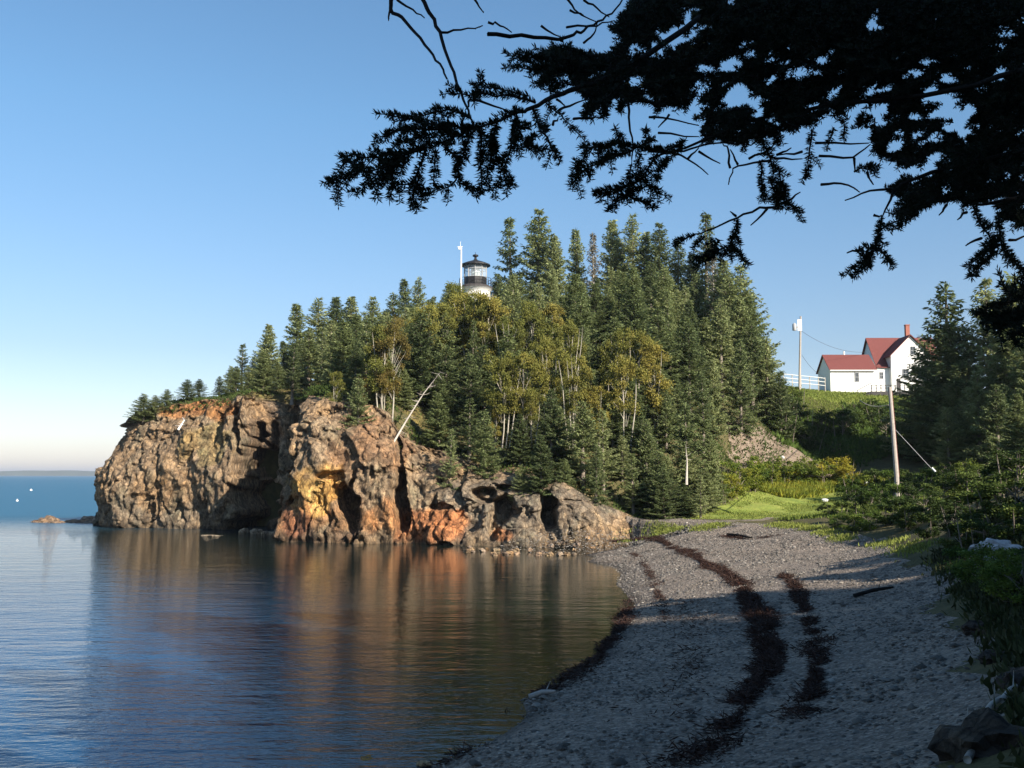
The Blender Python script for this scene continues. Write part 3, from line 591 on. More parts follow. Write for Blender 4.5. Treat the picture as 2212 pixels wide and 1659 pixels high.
birs = [(1008, 632, 114, 0, 1.3, 'birch'), (1034, 636, 114, 2, 1.2, 'birch'), (1052, 640, 114, 0, 1.1, 'birch'), (920, 660, 110, 0, .8, 'birch'), (1085, 760, 105, 2, .8, 'birch'), (1240, 760, 105, 2, .8, 'birch'), (990, 615, 114, 0, .9, 'birch'), (960, 650, 113, 1, .9, 'birch'), (850, 690, 108, 0, .8, 'rust'), (825, 700, 106, 1, .8, 'birch'), (1105, 680, 118, 2, .8, 'birch'), (1150, 655, 119, 0, .85, 'birch'), (1195, 650, 120, 1, .9, 'birch'), (1230, 690, 116, 2, .8, 'birch'), (1130, 760, 106, 2, .8, 'birch'), (1180, 730, 108, 3, .8, 'birch'),
        (1335, 705, 112, 2, .75, 'birch'), (1375, 715, 110, 3, .9, 'birch'), (1410, 740, 106, 1, .9, 'birch'), (1350, 770, 104, 3, .9, 'birch'), (1290, 830, 100, 1, .7, 'birch'), (1070, 880, 92, 1, .6, 'birch'), (830, 790, 99, 3, .7, 'rust'), (780, 810, 98, 1, .7, 'rust'), (1150, 840, 98, 3, .75, 'birch'), (725, 800, 100, 1, .6, 'birch'), (1040, 640, 117, 3, .7, 'birch')]
for i, (dx, yt, D, v, w, m) in enumerate(sorted(birs)):
    for D in np.arange(88, 132, .5):
        loc, H = top_tree(dx, yt, D, v)
        if H < 9.5: break
    plant('b', BIR[v], loc, H, w * 8 / max(H, 7) * 1.05, tr_.uniform(0, 6.28), f'{"rusty" if m == "rust" else "olive"}-leaved birch among the headland spruces, {ORD[i]} from the left', 'birch tree', 'birches among the spruces', 'birch_tree', M[m], M['birch_bark'])
# right-hand spruces
right = [(2036, 608, 100, 0, 1.05), (1998, 735, 106, 3, 1.2), (2060, 700, 99, 5, 1.1), (2130, 600, 98, 1, .8), (2185, 590, 94, 3, .85), (2240, 560, 96, 5, .9), (2165, 700, 92, 5, 1.), (2215, 720, 88, 3, 1.), (2090, 720, 98, 1, .85), (2065, 800, 97, 3, 1.), (2110, 800, 92, 3, 1.0), (2300, 640, 86, 1, 1.), (2150, 830, 84, 1, 1.1), (2200, 850, 78, 5, 1.2), (2270, 800, 74, 3, 1.2), (2010, 790, 104, 3, 1.), (2045, 880, 93, 1, 1.2)]
for i, (dx, yt, D, v, w) in enumerate(sorted(right)):
    loc, H = top_tree(dx, yt, D, v)
    plant('s', SPR[v], loc, H, w * 1.45, tr_.uniform(0, 6.28), f'{size_word(H)} dark spruce right of the utility pole by the house, {ORD[i]} from the left', 'spruce tree', 'spruces on the right slope', 'spruce_tree', M['spruce'], M['bark'])
# the wood on the near bank behind and right of the viewer: it shades the cove
bank = []
kx, ky = sd.x / sd.z, sd.y / sd.z
for ty0 in (41, 36, 30, 24, 17, 10, 3, -5):
    for tx in np.arange(-12, 44, 2.6):
        for hh in (9, 12, 15, 18, 21, 25):
            ty = ty0 + .42 * max(0, tx - 5) + max(0, tx - 15) - tr_.uniform(0, 3); x = tx + kx * hh + tr_.uniform(-.6, .6); y = ty + ky * hh
            H = hh + 1.3 - Hs(x, y)
            if not 7 < H < 21 or x > 75 or y < -38: continue
            if (y > -9 and x < .56 * max(y, -6) + 5.8) or (y <= -9 and x < -16) or math.hypot(x, y) < 7.5: continue
            if any(math.hypot(x - a, y - b) < 4.9 for a, b, c in bank): continue
            bank.append((x, y, H))
print('bank', len(bank))
bank.sort()
for i, (x, y, H) in enumerate(bank):
    plant('s', SPR[(i * 5 + 1) % 6], (x, y, Hs(x, y) - .3), H, 1.5, tr_.uniform(0, 6.28), f'big spruce of the bank wood behind the near spruce, {ORD[i % 66]} of its {("left", "middle", "right")[i // 66 % 3]} stand', 'spruce tree', 'spruces of the bank wood', 'spruce_tree', M['spruce'], M['bark'])

# ------------------------------------------------ dead trunks
def snag(name, pts, r0, label, cat='dead tree', twigs=14, tl=.5, mat='deadwood', seed=1):
    r = random.Random(seed); b = Vector(pts[0]); mb = MB(); P = [Vector(p) - b for p in pts]
    mb.tube(P, [r0 * (1 - .8 * i / (len(P) - 1)) for i in range(len(P))], 7)
    for i in range(twigs):
        t = r.uniform(.15, 1) * (len(P) - 1); k = min(int(t), len(P) - 2); p = P[k].lerp(P[k + 1], t - k)
        d = Vector((r.uniform(-1, 1), r.uniform(-1, 1), r.uniform(-.5, .5))).normalized() * tl * r.uniform(.4, 1); mb.tube([p, p + d * .6 + Vector((0, 0, -.05)), p + d], [r0 * .22, r0 * .13, .006], 4, False)
    o = mb.build(name, M[mat], None, True); o.location = b; return tag(o, label, cat)
snag('dead_tree', [at(843, 968, 85), at(880, 905, 85.5), at(915, 850, 86), at(952, 803, 86.5)], .10, 'long bare grey trunk leaning out over the cliff edge', twigs=30, tl=.9)
snag('dead_tree', [at(1316, 905, 93), at(1315, 870, 93), at(1314, 828, 93)], .15, 'short broken pale stump of a trunk among the birches', twigs=4, tl=.4, seed=3)
snag('dead_tree', [at(1066, 700, 116), at(1065, 660, 116), at(1064, 633, 116)], .17, 'pale bare pole of a trunk just right of the lighthouse', twigs=2, tl=.3, seed=4)
for i, (dx, y0, y1, D) in enumerate([(1158, 912, 850, 91), (1218, 1010, 950, 86), (1178, 960, 925, 90), (1483, 1035, 960, 81), (824, 850, 815, 93), (1100, 800, 765, 104), (1237, 830, 790, 98), (768, 885, 862, 89)]):
    p = at(dx, y0, D); snag('bare_trunk', [at(dx, y0 + 12, D), at(dx + 1, (y0 + y1) / 2, D), at(dx - 2, y1, D)], .11, f'pale bare trunk showing through the slope foliage, {ORD[i]} nearest the shore', twigs=5, tl=.5, seed=30 + i)
snag('driftwood_snag', [at(385, 928, 106), at(392, 918, 106), at(398, 908, 106.3), at(394, 902, 106.5)], .12, 'small white bleached snag caught on the left cliff face', twigs=8, tl=.8, seed=9, mat='white')

# ------------------------------------------------ shrubs
sr = random.Random(12)
def shrubs(lst, label, group, mats, name='shrub', cat='shrub'):
    for i, (dx, dy, H, w) in enumerate(sorted(lst)):
        p = hit(dx, dy); m = sr.choice(mats)
        plant('h', SHR[sr.randrange(3)], p - Vector((0, 0, .15)), H, w, sr.uniform(0, 6.28), f'{label}, {ORD[i]} from the left', cat, group, name, M[m], M['bark'], 'leaves', 'stem')
shrubs([(1580, 1075, 1.9, 1.1), (1600, 1068, 2.4, 1.2), (1630, 1062, 2.3, 1.2), (1665, 1056, 2., 1.1), (1700, 1052, 2.1, 1.1), (1560, 1088, 1.7, 1.)], 'green shrub between gravel bank and lawn', 'shrubs behind the lawn', ['shrub', 'goldenrod'])
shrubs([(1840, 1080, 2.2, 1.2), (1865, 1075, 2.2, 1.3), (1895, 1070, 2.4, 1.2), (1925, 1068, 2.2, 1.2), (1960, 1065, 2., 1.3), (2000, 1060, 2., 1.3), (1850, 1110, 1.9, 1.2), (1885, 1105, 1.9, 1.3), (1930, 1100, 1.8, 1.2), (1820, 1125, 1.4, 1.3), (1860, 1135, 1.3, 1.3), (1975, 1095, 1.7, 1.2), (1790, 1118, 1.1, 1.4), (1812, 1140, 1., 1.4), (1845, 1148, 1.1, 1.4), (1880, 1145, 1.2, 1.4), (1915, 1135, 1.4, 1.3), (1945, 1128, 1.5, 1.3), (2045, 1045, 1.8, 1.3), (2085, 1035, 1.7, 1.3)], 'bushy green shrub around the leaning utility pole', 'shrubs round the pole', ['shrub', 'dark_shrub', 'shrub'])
shrubs([(x, 1052 - abs(x - 1700) * .03, 2.0 + .4 * (x % 3), 1.3) for x in range(1610, 1850, 22)], 'yellow-green leafy weed clump behind the lawn', 'weed clumps behind the lawn', ['goldenrod', 'goldenrod', 'shrub'])
lst = []
for dx, dy, H in [(1960, 1145, 1.5), (2000, 1125, 1.7), (2040, 1100, 1.8), (2080, 1085, 1.8), (2120, 1075, 1.9), (2165, 1065, 2.), (2205, 1055, 2.), (2010, 1165, 1.3), (2060, 1150, 1.4), (2110, 1135, 1.5), (2155, 1125, 1.6), (2200, 1115, 1.7), (2075, 1190, 1.2), (2130, 1180, 1.3), (2190, 1170, 1.4)]: lst.append((dx, dy, H, 1.5))
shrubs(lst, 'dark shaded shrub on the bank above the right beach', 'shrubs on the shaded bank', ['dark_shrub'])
shrubs([(2080, 1250, 1.1, 1.3), (2120, 1265, 1.2, 1.4), (2170, 1280, 1.2, 1.4), (2210, 1300, 1.3, 1.3)], 'low dark bush beside the white boulder', 'bushes by the white boulder', ['shrub'])
hs_ = []
for i in range(38):
    D = sr.uniform(108, 141); x = sr.uniform(.268, .335) * D if i < 22 else sr.uniform(.33, .42) * D; hs_.append((x, D))
hs_ = [(x, D) for x, D in hs_ if not (D > 124 and x < .318 * D)]
for i, (x, D) in enumerate(sorted(hs_)):
    H = sr.uniform(2.0, 3.6) * (1 if D < 130 else .5); plant('h', SHR[i % 3], (x, D, Hs(x, D) - .2), H, 1.1, sr.uniform(0, 6.28), f'leafy bush on the slope below the red-roofed houses, {ORD[i]} from the left', 'bush', 'bushes below the houses', 'bush', M['dark_shrub' if D < 132 else 'shrub'], M['bark'], 'leaves', 'stem')  # lower bushes get the dark leaves as the ravine's painted shade
# scattered ground cover (nobody could count it)
def scatter(name, pts, mat, label, cat, L, Wd, up=1.2, n_each=1, sp=.3, tint=.3):
    r = rng; P = np.repeat(pts, n_each, axis=0); n = len(P); P = P + np.concatenate([r.normal(0, sp, (n, 2)), np.zeros((n, 1))], 1)
    P[:, 2] = Hraw(P[:, 0], P[:, 1]) - .03
    D = unit(r.normal(0, .5, (n, 3)) + np.array([0, 0, up])); Sd = unit(np.cross(D, r.normal(0, 1, (n, 3))))
    V, Fq = quads(P, D, Sd, L * r.uniform(.5, 1.3, n), Wd * r.uniform(.6, 1.3, n), r)
    o = link(name, mesh(name, V, Fq, False, np.repeat(r.uniform(1 - tint, 1 + tint, n), 4)[:, None] * np.ones(3)), None, mat)
    return tag(o, label, cat, None, 'stuff')
def rpoly(poly, n):
    a = np.array(poly); lo, hi = a.min(0), a.max(0); o = []
    while len(o) < n:
        p = rng.uniform(lo, hi, (n * 3, 2)); o += list(p[inpoly(p[:, 0], p[:, 1], poly)])
    o = np.array(o[:n]); return np.concatenate([o, np.zeros((n, 1))], 1)
scatter('lawn_grass', rpoly(lawn_poly, 26000), M['grass'], 'short bright grass of the clearing', 'grass', .14, .03)
fr_ = [g(1340, 1132, 1.95), g(1420, 1131, 1.95), g(1500, 1137, 1.95), g(1600, 1139, 1.95), g(1700, 1141, 1.95), g(1760, 1150, 1.95), g(1830, 1166, 1.98), g(1930, 1172, 2.1), g(2030, 1222, 2.2)]
ed = []
for a, b in zip(fr_[:-1], fr_[1:]): t = rng.uniform(0, 1, 700); ed.append(np.array(a) * (1 - t[:, None]) + np.array(b) * t[:, None])
ed = np.concatenate(ed); ed[:, 1] += rng.uniform(-.6, 2.4, len(ed)); kk = np.array([N.noise(Vector((a * .5, b * .5, 0))) for a, b in ed[:, :2]]); ed = ed[kk > .02]
scatter('shore_grass', ed, M['grass'], 'ragged yellow-green grass where beach meets lawn', 'grass', .24, .025, 1.2, 3, .35, .5)
scatter('goldenrod_patch', rpoly([(22.5, 92), (27, 97), (34, 98.5), (37, 97), (37, 94), (30, 95), (25, 90)], 5000), M['goldenrod'], 'tall yellow-green weeds at the back of the clearing', 'weeds', .75, .06, 1.2, 4, .3)
scatter('clearing_weeds', rpoly([(19.5, 74), (22, 67), (26, 58), (31, 60), (34, 74), (30, 77), (27, 74.5)], 9000), M['shrub'], 'low weeds and grass between lawn and right bank', 'weeds', .3, .05, 1.2, 3, .3)
scatter('pole_undergrowth', rpoly([(26.5, 73), (31, 72), (38, 92), (36, 98), (34, 96), (29.5, 80)], 7000), M['shrub'], 'leafy undergrowth between lawn and leaning pole', 'undergrowth', .5, .1, 1.2, 3, .3)
scatter('bank_undergrowth', rpoly([(17, 38), (24, 38), (29, 60), (31, 76), (36, 92), (44, 96), (50, 85), (40, 55), (32, 36)], 12000), M['shrub'], 'low undergrowth covering the right bank', 'undergrowth', .5, .1, 1.2, 2, .3)
nb = rpoly([(3.5, 6), (6, 12), (9, 19), (13, 30), (16, 39), (32, 39), (30, 20), (20, 5)], 90000); nbz = Hraw(nb[:, 0], nb[:, 1]); nk = np.array([N.noise(Vector((a * .7, b * .7, 0))) for a, b in nb[:, :2]])
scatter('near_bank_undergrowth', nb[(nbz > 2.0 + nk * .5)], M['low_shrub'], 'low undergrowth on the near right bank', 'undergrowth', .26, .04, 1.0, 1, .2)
for i, (dx, dy, r) in enumerate([(2110, 1370, .3), (2150, 1430, .25), (2205, 1480, .35)]):
    p = hit(dx, dy); rock('bank_rock', (p.x, p.y, p.z), r, 60 + i, M['rock'], f'dark rock on the near bank edge, {ORD[i]} down from the white boulder', 'rock', 'dark rocks of the near bank', c=(.07, .06, .055), sx=1.3)
scatter('hill_undergrowth', rpoly([(28, 104), (36, 106), (60, 118), (60, 142), (46, 138), (40, 124), (30, 118)], 11000), M['shrub'], 'tangled green undergrowth on the house slope', 'undergrowth', .6, .14, 1.2, 2, .4)
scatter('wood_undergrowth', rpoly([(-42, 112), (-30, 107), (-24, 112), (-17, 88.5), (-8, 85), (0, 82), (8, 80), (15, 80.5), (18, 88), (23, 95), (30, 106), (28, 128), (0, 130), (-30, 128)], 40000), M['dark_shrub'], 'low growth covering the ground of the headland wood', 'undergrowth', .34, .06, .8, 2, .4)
scatter('house_grass', rpoly([(32, 124), (41, 126), (46, 138), (62, 139), (66, 150), (36, 158)], 14000), M['grass'], 'rough grass on the rise by the houses', 'grass', .35, .05, 1.5, 2, .3)

# ------------------------------------------------ beach detail
def stones(name, P, r0, r1, label, mat):
    base = np.array([(1, 0, 0), (-1, 0, 0), (0, 1, 0), (0, -1, 0), (0, 0, 1), (0, 0, -1), (.62, .62, .45), (-.6, .65, .45), (.6, -.62, .5), (-.65, -.6, .4)], float)
    import itertools
    fc_ = np.array([(0, 6, 4), (6, 2, 4), (2, 7, 4), (7, 1, 4), (1, 9, 4), (9, 3, 4), (3, 8, 4), (8, 0, 4), (0, 2, 6), (2, 1, 7), (1, 3, 9), (3, 0, 8)])
    n = len(P); s = rng.uniform(r0, r1, n)[:, None, None]; V = base[None] * rng.uniform(.7, 1.2, (n, 10, 1)) * s * np.stack([rng.uniform(.8, 1.5, n), rng.uniform(.8, 1.3, n), rng.uniform(.4, .8, n)], -1)[:, None]
    a = rng.uniform(0, 6.28, n); c, s_ = np.cos(a)[:, None], np.sin(a)[:, None]; V = np.stack([V[..., 0] * c - V[..., 1] * s_, V[..., 0] * s_ + V[..., 1] * c, V[..., 2]], -1) + P[:, None]
    Fq = (fc_[None] + (np.arange(n) * 10)[:, None, None]).reshape(-1, 3); col = np.repeat(rng.choice([.35, .55, .75, 1.0, 1.5], n, p=[.25, .3, .25, .16, .04]), 10)[:, None] * np.array([.22, .20, .175])
    o = link(name, mesh(name, V.reshape(-1, 3), Fq, False, col), None, mat); return tag(o, label, 'stones', None, 'stuff')
q = NT('loose_stones'); at_ = q.n('ShaderNodeAttribute', attribute_name='Col'); M['stones'] = q.fin(at_.outputs['Color'], q.bump(q.noise(12), .4, .03), .85)
bp = rng.uniform((-8, 8), (30, 82), (90000, 2)); bz = Hraw(bp[:, 0], bp[:, 1]); ok = (bz > -.1) & (bz < 2.1) & ~((bp[:, 0] < -2) & (bp[:, 1] > 66)) & ~((bp[:, 0] < 9) & (bp[:, 1] > 76)); bp = np.concatenate([bp, bz[:, None] + .005], 1)[ok]
near = bp[bp[:, 1] < 60][:26000]; stones('beach_pebbles', near, .018, .055, 'loose grey pebbles strewn over the beach', M['stones'])
stones('shore_stones', bp[bp[:, 1] >= 50][:9000], .03, .075, 'loose stones on the far sunlit beach', M['stones'])
big_ = bp[(bp[:, 1] < 78) & (bp[:, 1] > 11)]; stones('beach_cobbles', big_[rng.choice(len(big_), 900, replace=False)], .05, .13, 'larger cobbles lying among the beach pebbles', M['stones'])
def wrack(name, pts, width, n, label, thick=.09, gaps=.3):
    W_ = [hit(*p) for p in pts]; P = []
    sl = np.array([(b - a).length for a, b in zip(W_[:-1], W_[1:])]); cs = np.concatenate([[0], np.cumsum(sl)])
    while len(P) < n:
        t = rng.uniform(0, cs[-1]); k = min(np.searchsorted(cs, t) - 1, len(sl) - 1); k = max(k, 0); a = W_[k].lerp(W_[k + 1], (t - cs[k]) / sl[k])
        if N.noise(Vector((t * .45, len(pts), 0))) < -gaps: continue
        w = width * (.6 + .8 * N.noise(Vector((t * .25, 5, 1)))); x, y = a.x + rng.normal(0, w), a.y + rng.normal(0, w * 1.1)
        if N.noise(Vector((x * 1.1, y * .9, 3))) < -.28: continue
        P.append((x, y, 0))
    P = np.array(P); P[:, 2] = Hraw(P[:, 0], P[:, 1]) + rng.uniform(.01, thick, len(P)); r = rng; m = len(P)
    D = unit(r.normal(0, 1, (m, 3)) * np.array([1, 1, .35])); Sd = unit(np.cross(D, r.normal(0, 1, (m, 3))))
    V, Fq = quads(P, D, Sd, r.uniform(.08, .28, m), r.uniform(.007, .018, m), r)
    tag(link(name, mesh(name, V, Fq), None, M['weed']), label, 'seaweed', None, 'stuff')
wrack('seaweed_band', [(1320, 1172), (1390, 1163), (1440, 1176), (1500, 1200), (1560, 1235), (1605, 1265), (1615, 1300), (1635, 1350), (1655, 1410), (1650, 1460), (1600, 1520), (1560, 1590), (1480, 1655)], .27, 30000, 'main band of red-brown seaweed curving down the beach', gaps=.55)
wrack('seaweed_band', [(1625, 1290), (1660, 1340), (1675, 1400), (1670, 1460)], .2, 6000, 'short dark seaweed strand right beside the main band')
wrack('upper_seaweed', [(1690, 1245), (1715, 1262), (1735, 1310), (1760, 1370), (1768, 1440), (1755, 1500), (1730, 1550)], .2, 8000, 'thin broken seaweed line higher up the beach')
wrack('lower_seaweed', [(1365, 1195), (1395, 1225), (1415, 1262), (1430, 1310), (1440, 1340)], .22, 1800, 'thin seaweed line nearer the water on the sunlit beach')
wrack('edge_seaweed', [(1350, 1300), (1345, 1345), (1320, 1385), (1270, 1440), (1215, 1475), (1150, 1520), (1080, 1560), (1000, 1610), (960, 1650)], .28, 9000, 'dark wet seaweed along the shaded water edge')
wrack('drift_scraps', [(1480, 1300), (1500, 1400), (1480, 1500), (1400, 1600)], .7, 900, 'thin dark scraps scattered between seaweed band and water', gaps=.2)
wrack('scattered_seaweed', [(1560, 1160), (1620, 1165), (1680, 1160)], .35, 900, 'few dark seaweed scraps at the top of the sunlit beach')
def log(name, a, b, r, label, mat='driftwood', bend=.05):
    A_, B_ = hit(*a), hit(*b); m = (A_ + B_) / 2 + Vector((0, 0, bend)); mb = MB(); mb.tube([p - A_ + Vector((0, 0, r)) for p in (A_, A_.lerp(m, .55), m, m.lerp(B_, .5), B_)], [r, r * .95, r * .85, r * .75, r * .45], 8)
    d = (B_ - A_); mb.tube([d * .6 + Vector((0, 0, r)), d * .66 + Vector((.1, .2, r + .25))], [r * .3, r * .1], 5)
    o = mb.build(name, M[mat], None, True); o.location = A_; tag(o, label, 'driftwood')
log('driftwood_log', (1143, 1514), (1200, 1502), .07, 'pale driftwood branch lying at the shaded water edge')
log('driftwood_log', (1845, 1293), (1930, 1275), .07, 'dark driftwood branch lying on the shaded upper beach', 'near_bark')
log('driftwood_log', (1572, 1158), (1625, 1166), .09, 'dark driftwood branch on the sunlit beach below the lawn', 'near_bark')
M['paleRock'] = plain('pale_rock', (.42, .42, .43), .5, 3.5, .9, .9)
p = hit(2150, 1215); rock('white_boulder', (p.x, p.y, p.z + .2), .6, 81, M['paleRock'], 'white boulder above dark bushes at the right edge', 'boulder', sx=1.3, sz=.75, sub=4, rough=.7)
p = hit(2140, 1620); rock('dark_boulder', (p.x, p.y, p.z), .55, 82, M['rock'], 'dark boulder in the bottom right corner', 'boulder', c=(.08, .07, .06), sx=1.2)
for i, (a, b) in enumerate([((2050, 1640), (2110, 1560)), ((2120, 1570), (2165, 1520)), ((2165, 1530), (2205, 1490)), ((2090, 1655), (2135, 1600))]):
    log('bleached_wood', a, b, .05, f'bleached driftwood piece in the bottom right corner, {ORD[i]} from the left', 'deadwood')
for i, (dx, dy) in enumerate([(1866, 1048), (1778, 1086), (1686, 993)]):
    p = hit(dx, dy + 6); rock('white_stone', (p.x, p.y - .6, p.z + .45), .24, 90 + i, M['white'], ['small white marker stone in shrubs left of the leaning pole', 'small white stone at the right edge of the lawn', 'small white stone on top of the gravel bank'][i], 'stone')

# ------------------------------------------------ lighthouse
lp = at(1027, 600, 131); sc_ = 131 / F / K   # metres per view pixel
LX, LD = lp.x, 131
def zz(y): return at(1027, y, 131).z
zb = Hs(LX, LD) - .5; zg = zz(628)
t = empty('lighthouse', (LX, LD, zb), 'white lighthouse with black lantern deck rising above the headland trees', 'lighthouse')
h = lambda y: zz(y) - zb
mb = MB(); mb.lathe([(2.35, 0), (1.95, h(640)), (1.95, h(630)), (2.15, h(628.5)), (2.3, h(624))], 24); mb.build('tower', M['white'], t, True)
mb = MB(); mb.lathe([(2.3, h(624) + .002), (2.3, h(621.5)), (1.75, h(617))], 24); mb.build('gallery_deck', M['darkwood'], t)
mb = MB(); mb.lathe([(1.55, h(619)), (1.55, h(601))], 10); mb.build('lantern_base', M['black'], t)
mb = MB()
for k in range(20):
    a = 2 * math.pi * k / 20; x, y = 2.12 * math.cos(a), 2.12 * math.sin(a); mb.tube([(x, y, h(622)), (x, y, h(603))], .025, 5)
for zr in (h(603), h(609), h(615)): mb.tube([(2.12 * math.cos(2 * math.pi * k / 24), 2.12 * math.sin(2 * math.pi * k / 24), zr) for k in range(25)], .025, 5)
mb.build('railing', M['black'], t)
mb = MB(); mb.tube([(0, 0, h(601)), (0, 0, h(574))], 1.48, 10, False); mb.build('lantern_glass', M['clear'], t)
mb = MB()
for k in range(10):
    a = 2 * math.pi * (k + .5) / 10; mb.tube([(1.52 * math.cos(a), 1.52 * math.sin(a), h(601)), (1.52 * math.cos(a), 1.52 * math.sin(a), h(573))], .06, 5)
for zr in (h(600.5), h(583), h(574)): mb.tube([(1.52 * math.cos(2 * math.pi * (k + .5) / 10), 1.52 * math.sin(2 * math.pi * (k + .5) / 10), zr) for k in range(11)], .05, 5)
mb.build('glazing_bars', M['greymetal'], t)
mb = MB(); mb.lathe([(.2, h(600)), (.55, h(597)), (.68, h(590)), (.55, h(581)), (.2, h(578))], 12); mb.build('lens', M['lens'], t, True)
mb = MB(); mb.lathe([(2.0, h(574.5)), (1.95, h(572)), (1.2, h(567)), (.35, h(562.5)), (.2, h(560))], 20); mb.build('roof', M['black'], t)
mb = MB(); mb.lathe([(.16, h(560)), (.16, h(555)), (.38, h(554)), (.38, h(551)), (.12, h(549.5)), (.03, h(549)), (.03, h(545))], 12); mb.build('ventilator', M['black'], t, True)
mp = at(996, 600, 128); z0 = Hs(mp.x, 128); t = empty('weather_mast', (mp.x, 128, z0), 'slender white mast with instrument head left of the lighthouse', 'mast')
zt = at(996, 535, 128).z - z0; mb = MB(); mb.tube([(0, 0, -.3), (0, 0, zt)], [.14, .09], 8); mb.build('pole', M['white'], t)
mb = MB(); mb.box(-.35, .1, -.12, .12, zt - .25, zt + .05); mb.tube([(-.5, 0, zt + .1), (.2, 0, zt + .15)], .04, 6); mb.tube([(-.1, 0, zt), (-.1, 0, zt + .8)], .03, 5); mb.build('instrument', M['white'], t)

# ------------------------------------------------ houses
HD = 150.; U = HD / F * K      # metres per view px
def hx(cx): return at(1635.7 + cx * .3755, 800, HD).x
def hz_(cy): return at(1900, 545.2 + cy * .3755, HD).z
zb = hz_(800) - .4
def house_window(par, x0, x1, z0, z1, y, name='window'):
    mb = MB(); w = .07
    mb.box(x0, x1, y - .05, y + .02, z0, z0 + w); mb.box(x0, x1, y - .05, y + .02, z1 - w, z1); mb.box(x0, x0 + w, y - .05, y + .02, z0 + w, z1 - w); mb.box(x1 - w, x1, y - .05, y + .02, z0 + w, z1 - w)
    mb.box(x0 + w, x1 - w, y - .045, y + .02, (z0 + z1) / 2 - .025, (z0 + z1) / 2 + .025); mb.box((x0 + x1) / 2 - .02, (x0 + x1) / 2 + .02, y - .04, y + .02, z0 + w, z1 - w)
    f = mb.build(name, M['greymetal'], par); p_ = MB(); p_.box(x0 + w, x1 - w, y - .03, y + .01, z0 + w, z1 - w); p_.build('pane', M['glass'], f)
# shed with ridge along x
x0, x1, ze, zr = hx(420), hx(676), hz_(668), hz_(580); dep = 6.
t = empty('shed', ((x0 + x1) / 2, HD, zb), 'long white outbuilding with red roof beside the house', 'outbuilding')
w2 = (x1 - x0) / 2; ze -= zb; zr -= zb
mb = MB(); mb.add([(-w2, 0, -1), (w2, 0, -1), (w2, dep, -1), (-w2, dep, -1), (-w2, 0, ze), (w2, 0, ze), (w2, dep, ze), (-w2, dep, ze), (-w2, dep / 2, zr - .12), (w2, dep / 2, zr - .12)], [(0, 1, 5, 4), (2, 3, 7, 6), (1, 2, 6, 9, 5), (3, 0, 4, 8, 7)]); mb.build('wall', M['white'], t)
mb = MB(); o_ = .3; dz = (zr - ze) / (dep / 2) * o_
for s in (0, 1):
    ya, yb = (-o_, dep / 2) if s == 0 else (dep + o_, dep / 2)
    mb.add([(-w2 - .25, ya, ze - dz), (w2 + .25, ya, ze - dz), (w2 + .25, yb, zr), (-w2 - .25, yb, zr), (-w2 - .25, ya, ze - dz + .14), (w2 + .25, ya, ze - dz + .14), (w2 + .25, yb, zr + .14), (-w2 - .25, yb, zr + .14)], [(3, 2, 1, 0), (4, 5, 6, 7), (0, 1, 5, 4), (1, 2, 6, 5), (2, 3, 7, 6), (3, 0, 4, 7)])
mb.build('roof', M['redroof'], t)
mb = MB(); mb.box(-w2 - .1, w2 + .1, -.34, -.30, ze - dz - .16, ze - dz - .005); mb.build('eave_board', M['white'], t)
cxm = (x0 + x1) / 2; house_window(t, hx(560) - cxm, hx(584) - cxm, hz_(745) - zb, hz_(690) - zb, -.03)
mb = MB(); mb.tube([(hx(540) - cxm, dep / 2, zr + .1), (hx(540) - cxm, dep / 2, zr + .65)], .14, 8); mb.build('vent_pipe', M['white'], t)
# main house: ridge along x with a front gable
x0, x1 = hx(712), hx(1085); ze, zr = hz_(640) - zb, hz_(470) - zb; c0 = (x0 + x1) / 2; w2 = (x1 - x0) / 2; yo = 1.5; dep = 7.5
t = empty('house', (c0, HD, zb), "white keeper's house with red roof, front gable and chimney, partly behind spruces", 'house')
mb = MB(); mb.add([(-w2, yo, -1), (w2, yo, -1), (w2, yo + dep, -1), (-w2, yo + dep, -1), (-w2, yo, ze), (w2, yo, ze), (w2, yo + dep, ze), (-w2, yo + dep, ze), (-w2, yo + dep / 2, zr - .12), (w2, yo + dep / 2, zr - .12)], [(0, 1, 5, 4), (2, 3, 7, 6), (1, 2, 6, 9, 5), (3, 0, 4, 8, 7)])
gx0, gx1, gm = hx(772) - c0, hx(1000) - c0, hx(885) - c0; gze = hz_(590) - zb; gzr = hz_(478) - zb
mb.add([(gx0, 0, -1), (gx1, 0, -1), (gx1, yo + 3, -1), (gx0, yo + 3, -1), (gx0, 0, gze), (gx1, 0, gze), (gx1, yo + 3, gze), (gx0, yo + 3, gze), (gm, 0, gzr - .12), (gm, yo + 3, gzr - .12)], [(0, 1, 5, 8, 4), (1, 2, 6, 5), (3, 0, 4, 7)])
mb.build('wall', M['white'], t)
mb = MB(); o_ = .3; dz = (zr - ze) / (dep / 2) * o_
for s in (0, 1):
    ya, yb = (yo - o_, yo + dep / 2) if s == 0 else (yo + dep + o_, yo + dep / 2)
    mb.add([(-w2 - .3, ya, ze - dz), (w2 + .3, ya, ze - dz), (w2 + .3, yb, zr), (-w2 - .3, yb, zr), (-w2 - .3, ya, ze - dz + .15), (w2 + .3, ya, ze - dz + .15), (w2 + .3, yb, zr + .15), (-w2 - .3, yb, zr + .15)], [(3, 2, 1, 0), (4, 5, 6, 7), (0, 1, 5, 4), (1, 2, 6, 5), (2, 3, 7, 6), (3, 0, 4, 7)])
